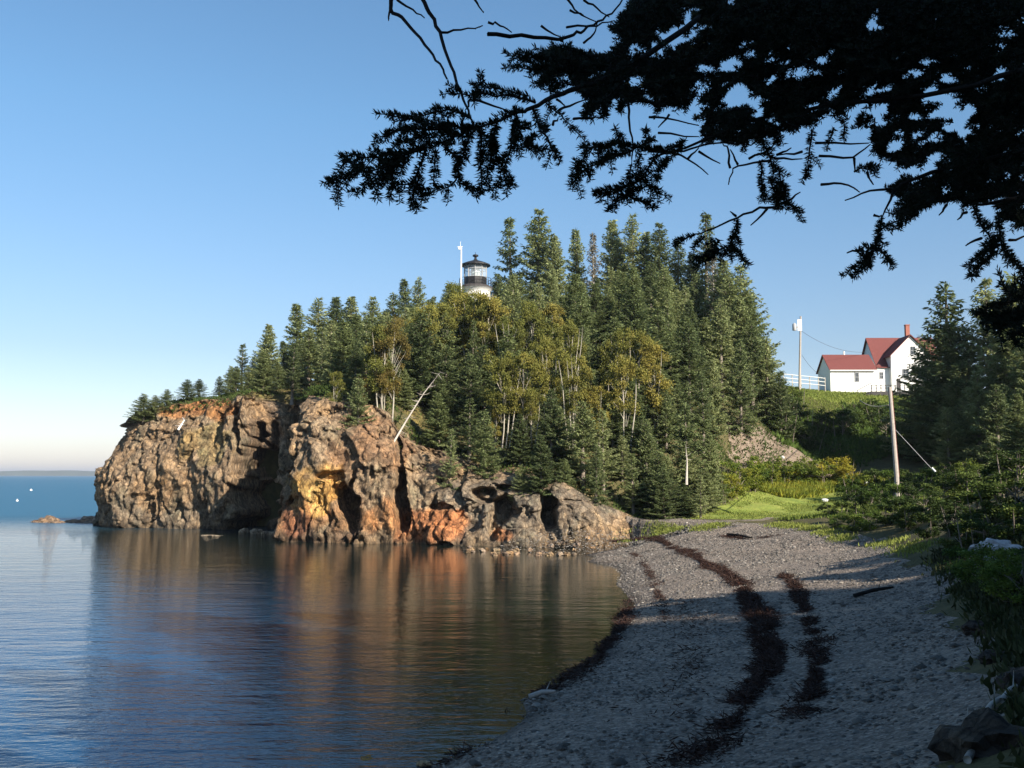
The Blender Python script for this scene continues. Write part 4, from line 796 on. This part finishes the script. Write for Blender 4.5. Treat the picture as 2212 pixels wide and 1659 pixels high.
for s in (gx0 - .3, gx1 + .3):
    k = (gzr - gze) / abs(gm - gx0) * .3 if s < gm else (gzr - gze) / abs(gx1 - gm) * .3
    a = [(s, -.35, gze - k), (gm, -.35, gzr), (gm, yo + 3, gzr), (s, yo + 3, gze - k)]; mb.add(a + [(x, y, z + .14) for x, y, z in a], [(0, 1, 2, 3), (7, 6, 5, 4), (0, 4, 5, 1), (1, 5, 6, 2), (2, 6, 7, 3), (3, 7, 4, 0)])
rf = mb.build('roof', M['redroof'], t)
for cx, top in ((950, 392),):
    xx = hx(cx) - c0; mb = MB(); mb.box(xx - .3, xx + .3, yo + dep / 2 - .3, yo + dep / 2 + .3, zr - .6, hz_(top) - zb); mb.box(xx - .35, xx + .35, yo + dep / 2 - .35, yo + dep / 2 + .35, hz_(top) - zb + .003, hz_(top) - zb + .15); mb.build('chimney', M['brick'], rf)
for a, b, c, d in ((884, 914, 590, 540), (835, 872, 725, 670), (920, 950, 725, 670)): house_window(t, hx(a) - c0, hx(b) - c0, hz_(c) - zb, hz_(d) - zb, -.03)
mb = MB(); mb.box(hx(800) - c0, hx(822) - c0, -.06, .0, hz_(798) - zb, hz_(725) - zb); mb.build('door', M['darkwood'], t)
# link between them
x0, x1 = hx(676) + .3, hx(772); t = empty('passage', ((x0 + x1) / 2, HD, zb), 'low white passage with red roof joining outbuilding and house', 'outbuilding'); w2 = (x1 - x0) / 2; ze, zr = hz_(662) - zb, hz_(636) - zb
mb = MB(); mb.add([(-w2, .8, -1), (w2, .8, -1), (w2, 4.5, -1), (-w2, 4.5, -1), (-w2, .8, ze), (w2, .8, ze), (w2, 4.5, zr), (-w2, 4.5, zr)], [(0, 1, 5, 4), (1, 2, 6, 5), (2, 3, 7, 6), (3, 0, 4, 7)]); mb.build('wall', M['white'], t)
mb = MB(); a = [(-w2 + .26, .5, ze), (w2 + .1, .5, ze), (w2 + .1, 4.7, zr + .1), (-w2 + .26, 4.7, zr + .1)]; mb.add(a + [(x, y, z + .13) for x, y, z in a], [(3, 2, 1, 0), (4, 5, 6, 7), (0, 1, 5, 4), (1, 2, 6, 5), (2, 3, 7, 6), (3, 0, 4, 7)]); mb.build('roof', M['redroof'], t)
cm = (x0 + x1) / 2; house_window(t, hx(714) - cm, hx(736) - cm, hz_(725) - zb, hz_(685) - zb, .77)
# wooden deck and steps in front
DD = 146.
def wx(cx): return at(1635.7 + cx * .3755, 800, DD).x
def wz(cy): return at(1900, 545.2 + cy * .3755, DD).z
t = empty('wooden_deck', (wx(780), DD, wz(830)), 'dark wooden deck with railing before the house', 'deck'); b0 = wx(780); z0 = wz(830)
mb = MB(); mb.box(wx(650) - b0, wx(960) - b0, 0, 2.2, wz(800) - z0 - .12, wz(800) - z0); mb.build('floor', M['darkwood'], t)
mb = MB()
for k in range(26): x = wx(650) + (wx(960) - wx(650)) * k / 26 - b0; mb.box(x, x + .30, -.06, 0, wz(850) - z0 - 1, wz(800) - z0 - .125)
mb.build('shaded_skirting', M['darkwood'], t)  # stands for a grey wall in shadow, the shade put into its colour
mb = MB()
for k in range(12): x = wx(655) + (wx(955) - wx(655)) * k / 11 - b0; mb.box(x - .05, x + .05, .02, .12, wz(800) - z0 + .002, wz(762) - z0)
for c in (764, 780): mb.box(wx(650) - b0, wx(960) - b0, -.04, .015, wz(c) - z0 - .05, wz(c) - z0 + .03)
mb.build('railing', M['darkwood'], t)
mb = MB(); st = 6
for k in range(st):
    xa = wx(575) + (wx(650) - wx(575)) * k / st - b0; mb.box(xa, xa + .38, 0, 1.2, wz(800) - z0 - 1.1, wz(800) - z0 - 1.1 + (k + 1) * .16)
mb.build('steps', M['darkwood'], t)
mb = MB(); mb.tube([(wx(570) - b0, -.02, wz(795) - z0), (wx(652) - b0, -.02, wz(752) - z0)], .05, 5); mb.tube([(wx(575) - b0, -.02, wz(825) - z0), (wx(575) - b0, -.02, wz(792) - z0)], .05, 5); mb.build('handrail', M['darkwood'], t)
# rail fence left of shed
FD = 148.; fx = [at(1635.7 + c * .3755, 800, FD).x for c in (150, 200, 250, 300, 350, 388)]
t = empty('rail_fence', (fx[0], FD, Hs(fx[0], FD)), 'white three-rail fence on the rise between the woods and outbuilding', 'fence')
zo = Hs(fx[0], FD); tops = [at(1700, 545.2 + (700 + k * 5) * .3755, FD).z for k in range(6)]
for k, x in enumerate(fx): mb = MB(); mb.tube([(x - fx[0], 0, Hs(x, FD) - zo - .3), (x - fx[0], 0, tops[k] - zo + .1)], .07, 6); mb.build('post', M['deadwood'], t)
for j in range(3):
    mb = MB(); mb.tube([(x - fx[0], -.08, tops[k] - zo - j * .55) for k, x in enumerate(fx)], .05, 5); mb.build('rail', M['white'], t)

# ------------------------------------------------ utility poles and wires
def wire(name, a, b, sag, r, label, mat, cat='wire'):
    a, b = Vector(a), Vector(b); P = [a.lerp(b, k / 14) - Vector((0, 0, sag * 4 * (k / 14) * (1 - k / 14))) - a for k in range(15)]
    mb = MB(); mb.tube(P, r, 5); o = mb.build(name, M[mat], None, True); o.location = a; return tag(o, label, cat)
PD = 144.; tp = at(1635.7 + 250 * .3755, 545.2 + 368 * .3755, PD); bp_ = at(1635.7 + 243 * .3755, 545.2 + 815 * .3755, PD)
t = empty('utility_pole', bp_, 'tall utility pole with transformer on the rise left of the outbuilding', 'utility pole', 'utility poles')
d = tp - bp_; mb = MB(); mb.tube([d * -.1, d], [.19, .12], 10); mb.build('pole', M['polewood'], t)
tz = (at(1700, 545.2 + 430 * .3755, PD) - bp_).z; mb = MB(); mb.lathe([(.28, tz - .5), (.3, tz - .45), (.3, tz + .4), (.2, tz + .5), (.05, tz + .62)], 12, (-.48, 0)); mb.box(-.2, 0, -.05, .05, tz - .1, tz + .1); mb.build('transformer', M['greymetal'], t, True)
mb = MB(); mb.box(-.05, .55, -.16, -.04, tz - .55, tz + 1.1); mb.build('switch_box', M['white'], t)
wire('overhead_wire', tp - Vector((0, 0, 2.1)), (hx(665), HD + 3, hz_(560)), .9, .022, 'drooping wire from the tall pole to the outbuilding roof', 'darkwood')
wire('overhead_wire', tp - Vector((0, 0, 5.6)), (hx(388) - .2, HD - .1, hz_(715)), .5, .022, 'lower drooping wire from the tall pole to the outbuilding wall', 'darkwood')
QD = 72.; tp = at(1635.7 + 762 * .3755, 545.2 + 775 * .3755, QD); bq = at(1635.7 + 802 * .3755, 545.2 + 1290 * .3755, QD); gz = min(bq.z, Hs(bq.x, QD)) - .3
t = empty('utility_pole', (bq.x, QD, gz), 'weathered grey utility pole leaning left above the shrubs', 'utility pole', 'utility poles')
o0 = Vector((bq.x, QD, gz)); mb = MB(); mb.tube([(0, 0, 0), bq - o0, tp - o0], [.17, .165, .125], 10); mb.build('pole', M['polewood'], t)
mb = MB(); e = Vector((.17, -.02, 0)); mb.tube([bq - o0 + e, tp - o0 + e + Vector((-.03, 0, -.3))], .035, 6); mb.build('conduit', M['redroof'], t)
wire('drop_wire', at(1635.7 + 755 * .3755, 545.2 + 877 * .3755, QD), at(1635.7 + 590 * .3755, 545.2 + 850 * .3755, 110), .35, .04, 'pale sagging cable from the leaning pole towards the house slope', 'deadwood')
ga, gb = at(1635.7 + 790 * .3755, 545.2 + 1015 * .3755, QD), at(1635.7 + 1020 * .3755, 545.2 + 1262 * .3755, QD - 1)
wire('guy_wire', ga, gb, 0, .018, 'thin guy wire slanting down from the leaning pole', 'greymetal')
mb = MB(); gc = gb.lerp(ga, .09); mb.tube([(0, 0, 0), gc - gb], .07, 8); o = mb.build('guy_guard', M['white']); o.location = gb - Vector((0, .15, 0)); tag(o, 'white tube guard at the foot of the slanting guy wire', 'guy guard')

# ------------------------------------------------ buoys
for i, (dx, dy, r) in enumerate([(37, 1083, .42), (67, 1060, .4)]):
    p = atz(dx, dy, 0); t = empty('buoy', (p.x, p.y, .1), ['white mooring buoy on open water, the nearer of two', 'white mooring buoy on open water, the farther of two'][i], 'buoy', 'mooring buoys')
    k = max(.6, p.y / 330); mb = MB(); mb.lathe([(.05, -.4 * k), (.3 * k, -.25 * k), (.42 * k, .05 * k), (.3 * k, .33 * k), (.05, .42 * k)], 12); mb.build('float', M['white'], t, True); mb = MB(); mb.tube([(0, 0, .4 * k), (0, 0, .75 * k)], .04 * k, 6); mb.build('mast', M['white'], t)

# ------------------------------------------------ the near spruce whose limbs hang over the view
class Twigs:
    def __init__(s): s.P = []; s.D = []; s.L = []; s.W = []; s.wood = MB()
    def twig(s, pts, r0=.004, dens=650, nl=.021, w=.0021, wood=True, full=True):
        P = np.array(pts); seg_ = np.linalg.norm(np.diff(P, axis=0), axis=1); c = np.concatenate([[0], np.cumsum(seg_)]); Lt = c[-1]
        if wood: s.wood.tube(P, list(np.linspace(r0, max(.0015, r0 * .4), len(P))), 5, False)
        n = int(Lt * dens)
        if n < 2: return
        t = rng.uniform(0, Lt, n); q_ = np.stack([np.interp(t, c, P[:, k]) for k in range(3)], 1)
        k = np.clip(np.searchsorted(c, t) - 1, 0, len(seg_) - 1); T = unit(np.diff(P, axis=0)[k]); a = unit(np.cross(T, rng.normal(0, 1, (n, 3))) + np.array([0, 0, .45]))
        s.P.append(q_); s.D.append(unit(T * .55 + a)); s.L.append(nl * rng.uniform(.7, 1.2, n)); s.W.append(np.full(n, w))
    def finish(s, par, nm='needles'):
        P = np.concatenate(s.P); D = np.concatenate(s.D); L = np.concatenate(s.L); W_ = np.concatenate(s.W); Sd = unit(np.cross(D, rng.normal(0, 1, P.shape)))
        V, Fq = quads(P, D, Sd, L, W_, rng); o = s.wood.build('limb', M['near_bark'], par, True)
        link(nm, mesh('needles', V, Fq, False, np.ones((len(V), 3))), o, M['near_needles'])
def c5(x, y): return (662 + x * .3697, y * .3697)
def c6(x, y): return (1402 + x * .3990, y * .3990)
TX_, TY_ = 3.7, 4.1
near_t = empty('near_spruce', (0, 0, 0), 'near spruce overhanging the view with black silhouetted limbs and hanging twigs', 'spruce tree')
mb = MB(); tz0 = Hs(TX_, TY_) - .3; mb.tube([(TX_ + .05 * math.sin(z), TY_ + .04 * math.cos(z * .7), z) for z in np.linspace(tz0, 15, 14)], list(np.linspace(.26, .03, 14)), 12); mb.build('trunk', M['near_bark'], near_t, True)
def dep(dx, dy, j=0): return 3.45 + .35 * math.sin(dx * .004 + j) + .0004 * (2212 - dx) * 0 + .25 * math.sin(dy * .008 + j * 1.7)
def tw3(pts, conv, j):
    o = [conv(*p) for p in pts]; return [tuple(at(dx, dy, dep(dx, dy, j))) for dx, dy in o]
def fine(P, n=3):
    P = np.array(P); c = np.linspace(0, len(P) - 1, (len(P) - 1) * n + 1); o = np.stack([np.interp(c, np.arange(len(P)), P[:, k]) for k in range(3)], 1)
    if len(o) > 4: o[1:-1] = o[1:-1] * .5 + (o[:-2] + o[2:]) * .25
    o[1:-1] += rng.normal(0, .0025, o[1:-1].shape); return o
needA = [[(1270, 650), (1200, 660), (1100, 720), (970, 750), (900, 780), (800, 830), (700, 870), (600, 900), (480, 960), (330, 1010), (230, 1020), (120, 1060)], [(970, 750), (870, 740), (740, 730), (640, 700), (540, 680), (470, 680)], [(960, 690), (880, 650), (780, 640), (700, 670), (620, 680)],
 [(850, 745), (740, 760), (640, 745), (560, 760), (480, 780), (390, 815)], [(700, 870), (600, 890), (480, 900), (370, 930), (280, 905), (195, 915)], [(430, 1000), (340, 1080), (290, 1150)], [(480, 960), (430, 890), (400, 870)], [(700, 870), (670, 960), (640, 1060), (620, 1130), (610, 1210)],
 [(640, 1060), (560, 1080), (480, 1110)], [(640, 1060), (700, 1110), (720, 1150)], [(800, 840), (860, 900), (890, 960), (880, 1060), (820, 1100), (760, 1110)], [(880, 1060), (930, 1080), (970, 1110)], [(960, 780), (930, 870), (900, 950)], [(1020, 740), (1020, 850), (1020, 960), (1025, 1060), (1020, 1140)],
 [(1110, 730), (1080, 900), (1060, 1010), (1070, 1120)], [(1230, 680), (1210, 800), (1180, 900), (1140, 980), (1120, 1100)], [(1180, 900), (1100, 950), (1060, 1010)], [(1320, 630), (1360, 720), (1400, 800), (1440, 880), (1480, 960)], [(1230, 870), (1300, 850), (1380, 890)], [(1350, 790), (1290, 830), (1300, 870)],
 [(1400, 600), (1460, 660), (1530, 720), (1550, 760)], [(1340, 600), (1200, 560), (1050, 545), (900, 555), (830, 530)], [(1300, 560), (1150, 525), (1030, 500), (985, 505)], [(750, 880), (750, 980), (740, 1090)], [(600, 900), (560, 960), (540, 1030)], [(520, 930), (500, 1000), (420, 1060), (380, 1110)], [(330, 1000), (260, 950), (210, 930)], [(1140, 980), (1180, 1040), (1190, 1060)],
 [(640, 850), (580, 820), (520, 850)], [(760, 800), (700, 790), (640, 800)], [(1060, 780), (1100, 830), (1110, 900)], [(300, 1010), (220, 1045), (150, 1075)], [(420, 930), (450, 1010), (430, 1080)], [(900, 790), (840, 770), (770, 800)], [(560, 870), (520, 900), (500, 960)], [(1210, 700), (1250, 760), (1240, 830)],
 [(2212, 820), (2100, 890), (1980, 860), (1900, 860), (1800, 840), (1700, 850), (1620, 900), (1590, 990), (1540, 1090)], [(1900, 880), (1800, 910), (1700, 960), (1620, 990), (1560, 1070)], [(1800, 740), (1830, 800), (1870, 850)], [(1980, 750), (1985, 850)], [(2050, 900), (2000, 980), (1950, 1060), (1850, 1090), (1750, 1110), (1690, 1150)],
 [(1950, 1060), (2030, 1090), (2060, 1120)], [(1980, 1090), (1880, 1140), (1800, 1190), (1760, 1240)], [(1900, 1160), (1980, 1180), (2040, 1220)], [(2100, 950), (2050, 1000), (2040, 1060)], [(1900, 960), (1880, 1060), (1900, 1150)], [(1850, 1100), (1800, 1130), (1740, 1140)], [(1960, 1080), (1900, 1110), (1840, 1150)], [(2200, 850), (2120, 920), (2080, 980)], [(1960, 900), (1930, 980), (1950, 1050)],
 [(1900, 420), (1600, 380), (1400, 350), (1250, 340), (1150, 305)], [(1700, 430), (1500, 410), (1300, 410), (1150, 395)], [(1600, 500), (1450, 480), (1320, 490)], [(1650, 330), (1550, 300), (1430, 260)], [(1450, 350), (1380, 300)], [(1560, 350), (1600, 300)], [(1350, 350), (1300, 310)], [(1700, 380), (1660, 310)], [(1480, 420), (1400, 450), (1380, 480)], [(1300, 345), (1230, 320)], [(1500, 350), (1460, 290)], [(1420, 400), (1330, 380), (1280, 345)],
 [(1700, 600), (1650, 660), (1630, 680)], [(1780, 600), (1740, 650), (1720, 680)], [(1850, 600), (1820, 640)], [(1480, 500), (1440, 540)]]
bareA = [[(670, -20), (720, 70), (780, 190), (820, 330), (880, 490), (930, 620), (970, 710)], [(505, -20), (490, 60), (560, 110), (640, 190), (720, 290), (780, 380), (820, 460)], [(490, 60), (480, 120)], [(530, 0), (620, 60), (690, 105)], [(970, -20), (1035, 75)], [(780, 190), (900, 175), (1030, 150)], [(1060, 200), (1250, 205), (1480, 235), (1560, 200), (1620, 180), (1700, 130), (1780, 80), (1850, -10)],
 [(1060, 130), (1130, 150), (1200, 190)], [(1370, 150), (1480, 215)], [(1520, 160), (1700, 150), (1800, 120)], [(1520, -10), (1560, 60), (1700, 130)], [(1540, 60), (1620, 90)], [(1620, 0), (1700, 50), (1770, 100)], [(1880, 600), (1890, 720), (1910, 850), (1900, 960)], [(970, 580), (1100, 620), (1200, 660)], [(960, 580), (930, 640)], [(1620, 250), (1680, 200), (1700, 130)], [(1660, 290), (1650, 340)], [(1480, 640), (1560, 610), (1640, 580)], [(1560, 695), (1660, 690), (1740, 680)], [(1460, 580), (1510, 620)], [(1440, 730), (1470, 690)]]
needB = [[(2120, 1560), (2000, 1620), (1880, 1650), (1790, 1690)], [(2120, 1640), (2000, 1680), (1860, 1720), (1760, 1700)], [(2100, 1700), (1960, 1740), (1830, 1790)], [(2120, 1740), (2010, 1800), (1940, 1840)], [(2000, 1620), (1930, 1580), (1900, 1540)], [(2120, 1600), (2040, 1560), (1980, 1500)], [(1960, 1690), (1900, 1760), (1880, 1810)], [(590, 680), (620, 780), (670, 880), (680, 960), (700, 1050), (690, 1130)], [(600, 870), (610, 1000), (650, 1090)], [(720, 1100), (780, 1120), (800, 1150)], [(700, 900), (715, 1000), (730, 1080)], [(650, 960), (690, 1060), (700, 1140)], [(740, 1000), (730, 1100)], [(480, 1190), (460, 1270), (440, 1330), (400, 1380)], [(440, 1320), (490, 1370), (540, 1440)], [(380, 1300), (330, 1400)], [(300, 1280), (240, 1340)], [(420, 1330), (350, 1370), (300, 1420)], [(380, 1360), (300, 1390), (240, 1400)], [(360, 1300), (300, 1330)], [(250, 1270), (180, 1290), (140, 1340)],
 [(880, 700), (870, 850), (850, 970)], [(1000, 690), (960, 820)], [(1110, 930), (1170, 900), (1240, 905)], [(1260, 1180), (1240, 1280), (1230, 1330), (1190, 1400), (1110, 1450), (1040, 1495)], [(1230, 1350), (1290, 1390), (1310, 1435)], [(1220, 1350), (1160, 1330)], [(1190, 1400), (1150, 1460), (1100, 1510)], [(1200, 1370), (1150, 1400)], [(1450, 1150), (1380, 1200), (1350, 1240)],
 [(1750, 1100), (1810, 1240), (1880, 1310), (1800, 1380), (1720, 1450)], [(1880, 1310), (1850, 1400), (1740, 1500)], [(1900, 1150), (1890, 1310), (1950, 1380), (2000, 1450), (2060, 1520)], [(750, 640), (690, 730), (700, 800)], [(1060, 680), (1050, 760)], [(640, 600), (600, 680), (590, 760)], [(1230, 780), (1260, 830), (1300, 860)], [(1790, 1180), (1840, 1230)], [(2030, 1130), (2010, 1200), (2000, 1240)]]
bareB = [[(700, 1130), (600, 1120), (480, 1180), (350, 1240), (240, 1270), (150, 1330)], [(640, 1130), (550, 1220)], [(750, 1090), (820, 1040)], [(660, 870), (560, 880), (450, 910), (430, 1000)], [(440, 910), (430, 800), (400, 780)], [(680, 860), (830, 860)], [(690, 840), (770, 800)], [(130, 830), (210, 860), (320, 945)], [(270, 820), (385, 885)], [(50, 720), (270, 740)], [(0, 635), (110, 640), (270, 680)], [(110, 620), (50, 690)], [(0, 820), (150, 830), (270, 790), (400, 770), (560, 790), (600, 740)],
 [(900, 775), (1190, 775)], [(920, 845), (1110, 855), (1200, 780)], [(1110, 855), (1115, 930)], [(1180, 930), (1215, 1000)], [(1320, 1020), (1200, 1025), (1060, 1085)], [(930, 1000), (1050, 990), (1140, 1040)], [(1320, 1040), (1260, 1180)], [(1160, 1345), (1070, 1370)], [(1215, 1165), (1260, 1165)], [(1800, 1290), (1715, 1330)], [(1950, 1300), (2060, 1275)], [(1720, 1150), (1670, 1190)], [(1610, 1110), (1570, 1165)], [(470, 1170), (440, 1145)], [(210, 860), (270, 800)], [(540, 860), (640, 820), (700, 760)], [(480, 890), (440, 810)], [(830, 820), (700, 840)]]
tw = Twigs()
def side_twigs(P, k=.055, ln=.05):
    P = fine(P); 
    for i in range(2, len(P) - 1):
        T = unit(P[i] - P[i - 1])
        if rng.random() < .55:
            d = unit(T * .7 + rng.normal(0, .55, 3) + np.array([0, .0, -.25])); l = rng.uniform(.4, 1.) * ln; tw.twig([P[i], P[i] + d * l * .6, P[i] + d * l + np.array([0, 0, -.006])], .002, 1000)
for j, pl in enumerate(needA):
    P = fine(tw3(pl, c5, 1)); tw.twig(P, .0045 if len(pl) > 4 else .003, 1350); side_twigs(tw3(pl, c5, 1), ln=.07)
for pl in bareA:
    P = fine(tw3(pl, c5, 1)); tw.twig(P, .008 if len(pl) > 5 else .005, 90, .005, .0016)
tw.twig(fine(tw3([(2300, 100), (2000, 330), (1750, 460), (1620, 500), (1500, 540), (1350, 620), (1270, 650), (1200, 660)], c5, 1)), .013, 60, .01)
tw.finish(near_t)
tw = Twigs()
for pl in needB:
    P = fine(tw3(pl, c6, 3)); tw.twig(P, .004, 1350); side_twigs(tw3(pl, c6, 3), ln=.07)
for pl in bareB:
    P = fine(tw3(pl, c6, 3)); tw.twig(P, .0055, 90, .005, .0016)
for pl in [[(2300, 300), (1900, 420), (1500, 520), (1000, 560), (600, 640), (300, 760), (0, 860)], [(2300, 700), (1900, 860), (1600, 900), (1400, 980), (1310, 1040)], [(2300, 900), (2050, 1050), (1900, 1100), (1750, 1100)]]:
    tw.twig(fine(tw3(pl, c6, 3)), .011, 80, .01)
tw.finish(near_t)
# dense mass
MASS1 = [c5(*p) for p in [(1290, 335), (1400, 295), (1480, 265), (1620, 310), (1750, 310), (1850, 260), (1790, 150), (1880, 60), (1900, -60), (2240, -60), (2240, 620), (2050, 630), (1950, 610), (1900, 590), (1780, 590), (1700, 660), (1640, 660), (1620, 590), (1600, 490), (1400, 440), (1290, 385)]]
MASS2 = [c6(*p) for p in [(-20, -60), (2200, -60), (2200, 1300), (2030, 1215), (1900, 1140), (1800, 1090), (1700, 1110), (1550, 1100), (1450, 1170), (1350, 1190), (1310, 1110), (1320, 1010), (1400, 920), (1280, 860), (1210, 850), (1210, 700), (950, 680), (830, 690), (700, 720), (560, 780), (290, 760), (280, 560), (120, 545), (-20, 550)]]
MASS3 = [(2250, 600), (2250, 715), (2190, 722), (2150, 700), (2125, 712), (2100, 690), (2150, 668), (2130, 648), (2180, 650), (2170, 618), (2215, 622)]
HOLES = [(490, 520, 62, 75), (150, 195, 95, 45), (440, 360, 62, 45), (290, 455, 42, 32), (290, 552, 38, 22), (600, 560, 55, 28), (820, 390, 45, 26), (985, 685, 45, 45), (1100, 630, 26, 55), (1180, 580, 30, 40), (1260, 610, 40, 50), (1530, 515, 62, 38), (1640, 570, 55, 62), (1700, 690, 90, 28), (1815, 465, 42, 26), (1490, 920, 65, 42), (1225, 130, 50, 26), (1910, 410, 34, 20), (1940, 180, 34, 18), (1440, 625, 34, 34), (1580, 860, 38, 26), (1340, 800, 38, 34), (1590, 755, 34, 18), (680, 435, 22, 14), (240, 85, 48, 32), (540, 262, 16, 16), (1760, 600, 22, 16), (60, 280, 34, 16), (685, 650, 34, 18), (1000, 277, 20, 12), (1460, 985, 30, 12), (1890, 1078, 20, 16), (1760, 1040, 16, 14), (1270, 650, 20, 50), (2010, 100, 18, 14), (1885, 65, 14, 14), (900, 590, 18, 12), (1010, 600, 12, 10), (1405, 100, 10, 8), (1240, 60, 8, 8)]
HOL = [(*c6(a, b), c * .399, d * .399) for a, b, c, d in HOLES] + [(1590, 8, 14, 6), (1535, 60, 12, 8), (1500, 38, 10, 14), (1618, 88, 12, 6)]
def allowed(x, y, m=0):
    k = N.noise(Vector((x * .045, y * .045, 2))); k2__ = N.noise(Vector((x * .11, y * .11, 5))); x += 13 * k + 7 * k2__; y += 12 * N.noise(Vector((x * .05, y * .05, 8))) + 5 * k2__
    if any(((x - a) / (c + m)) ** 2 + ((y - b) / (d + m)) ** 2 < 1 for a, b, c, d in HOL): return False
    if N.noise(Vector((x * .028, y * .05, 31))) > .33 and y > 90: return False
    return bool(inpoly(np.array([x]), np.array([y]), MASS1)[0] or inpoly(np.array([x]), np.array([y]), MASS2)[0] or inpoly(np.array([x]), np.array([y]), MASS3)[0])
for layer, (d0, d1, n) in enumerate([(3.2, 3.9, 1250), (3.9, 4.7, 1500), (4.7, 5.8, 1700)]):
    tw = Twigs(); c = 0; rr_ = random.Random(40 + layer)
    while c < n:
        x, y = rr_.uniform(1130, 2235), rr_.uniform(-30, 725); D0 = rr_.uniform(d0, d1); ang = rr_.gauss(2.75, .5)
        if not allowed(x, y, 3): continue
        step = 14 * 3.5 / D0; pts = [(x, y)]; ok = True; a = ang
        for k in range(rr_.choice((3, 4, 5))):
            a += rr_.gauss(0, .15); nx_, ny_ = pts[-1][0] + step * math.cos(a), pts[-1][1] + step * math.sin(a)
            if not allowed(nx_, ny_, 2):
                if rr_.random() < .12 and len(pts) > 1: pts.append((nx_, ny_)); pts.append((nx_ + step * .8 * math.cos(a + .2), ny_ + step * .8 * math.sin(a + .2)))
                break
            pts.append((nx_, ny_))
        if len(pts) < 2: continue
        P = [tuple(at(px_, py_, D0 + .02 * i * rr_.uniform(-1, 1))) for i, (px_, py_) in enumerate(pts)]
        tw.twig(P, .003, 620, .021 * D0 / 3.8, .0022 * D0 / 3.5); c += 1
    tw.finish(near_t)

# ------------------------------------------------ air: far things fade to blue
zl = float(min(GV[:, 2].min(), -4)) - 1.0; mb = MB(); mb.box(-9100, 9100, -3100, 14100, zl, 75.)
q = NT('thin_haze'); q.t.nodes.remove(q.b); pv = q.n('ShaderNodeVolumePrincipled'); pv.inputs['Color'].default_value = (.82, .88, 1, 1); pv.inputs['Density'].default_value = .00011; pv.inputs['Anisotropy'].default_value = .2
q.L(pv.outputs[0], q.t.nodes['Material Output'].inputs['Volume'])
tag(mb.build('haze', q.m), 'thin pale haze over the sea', 'haze', None, 'stuff')
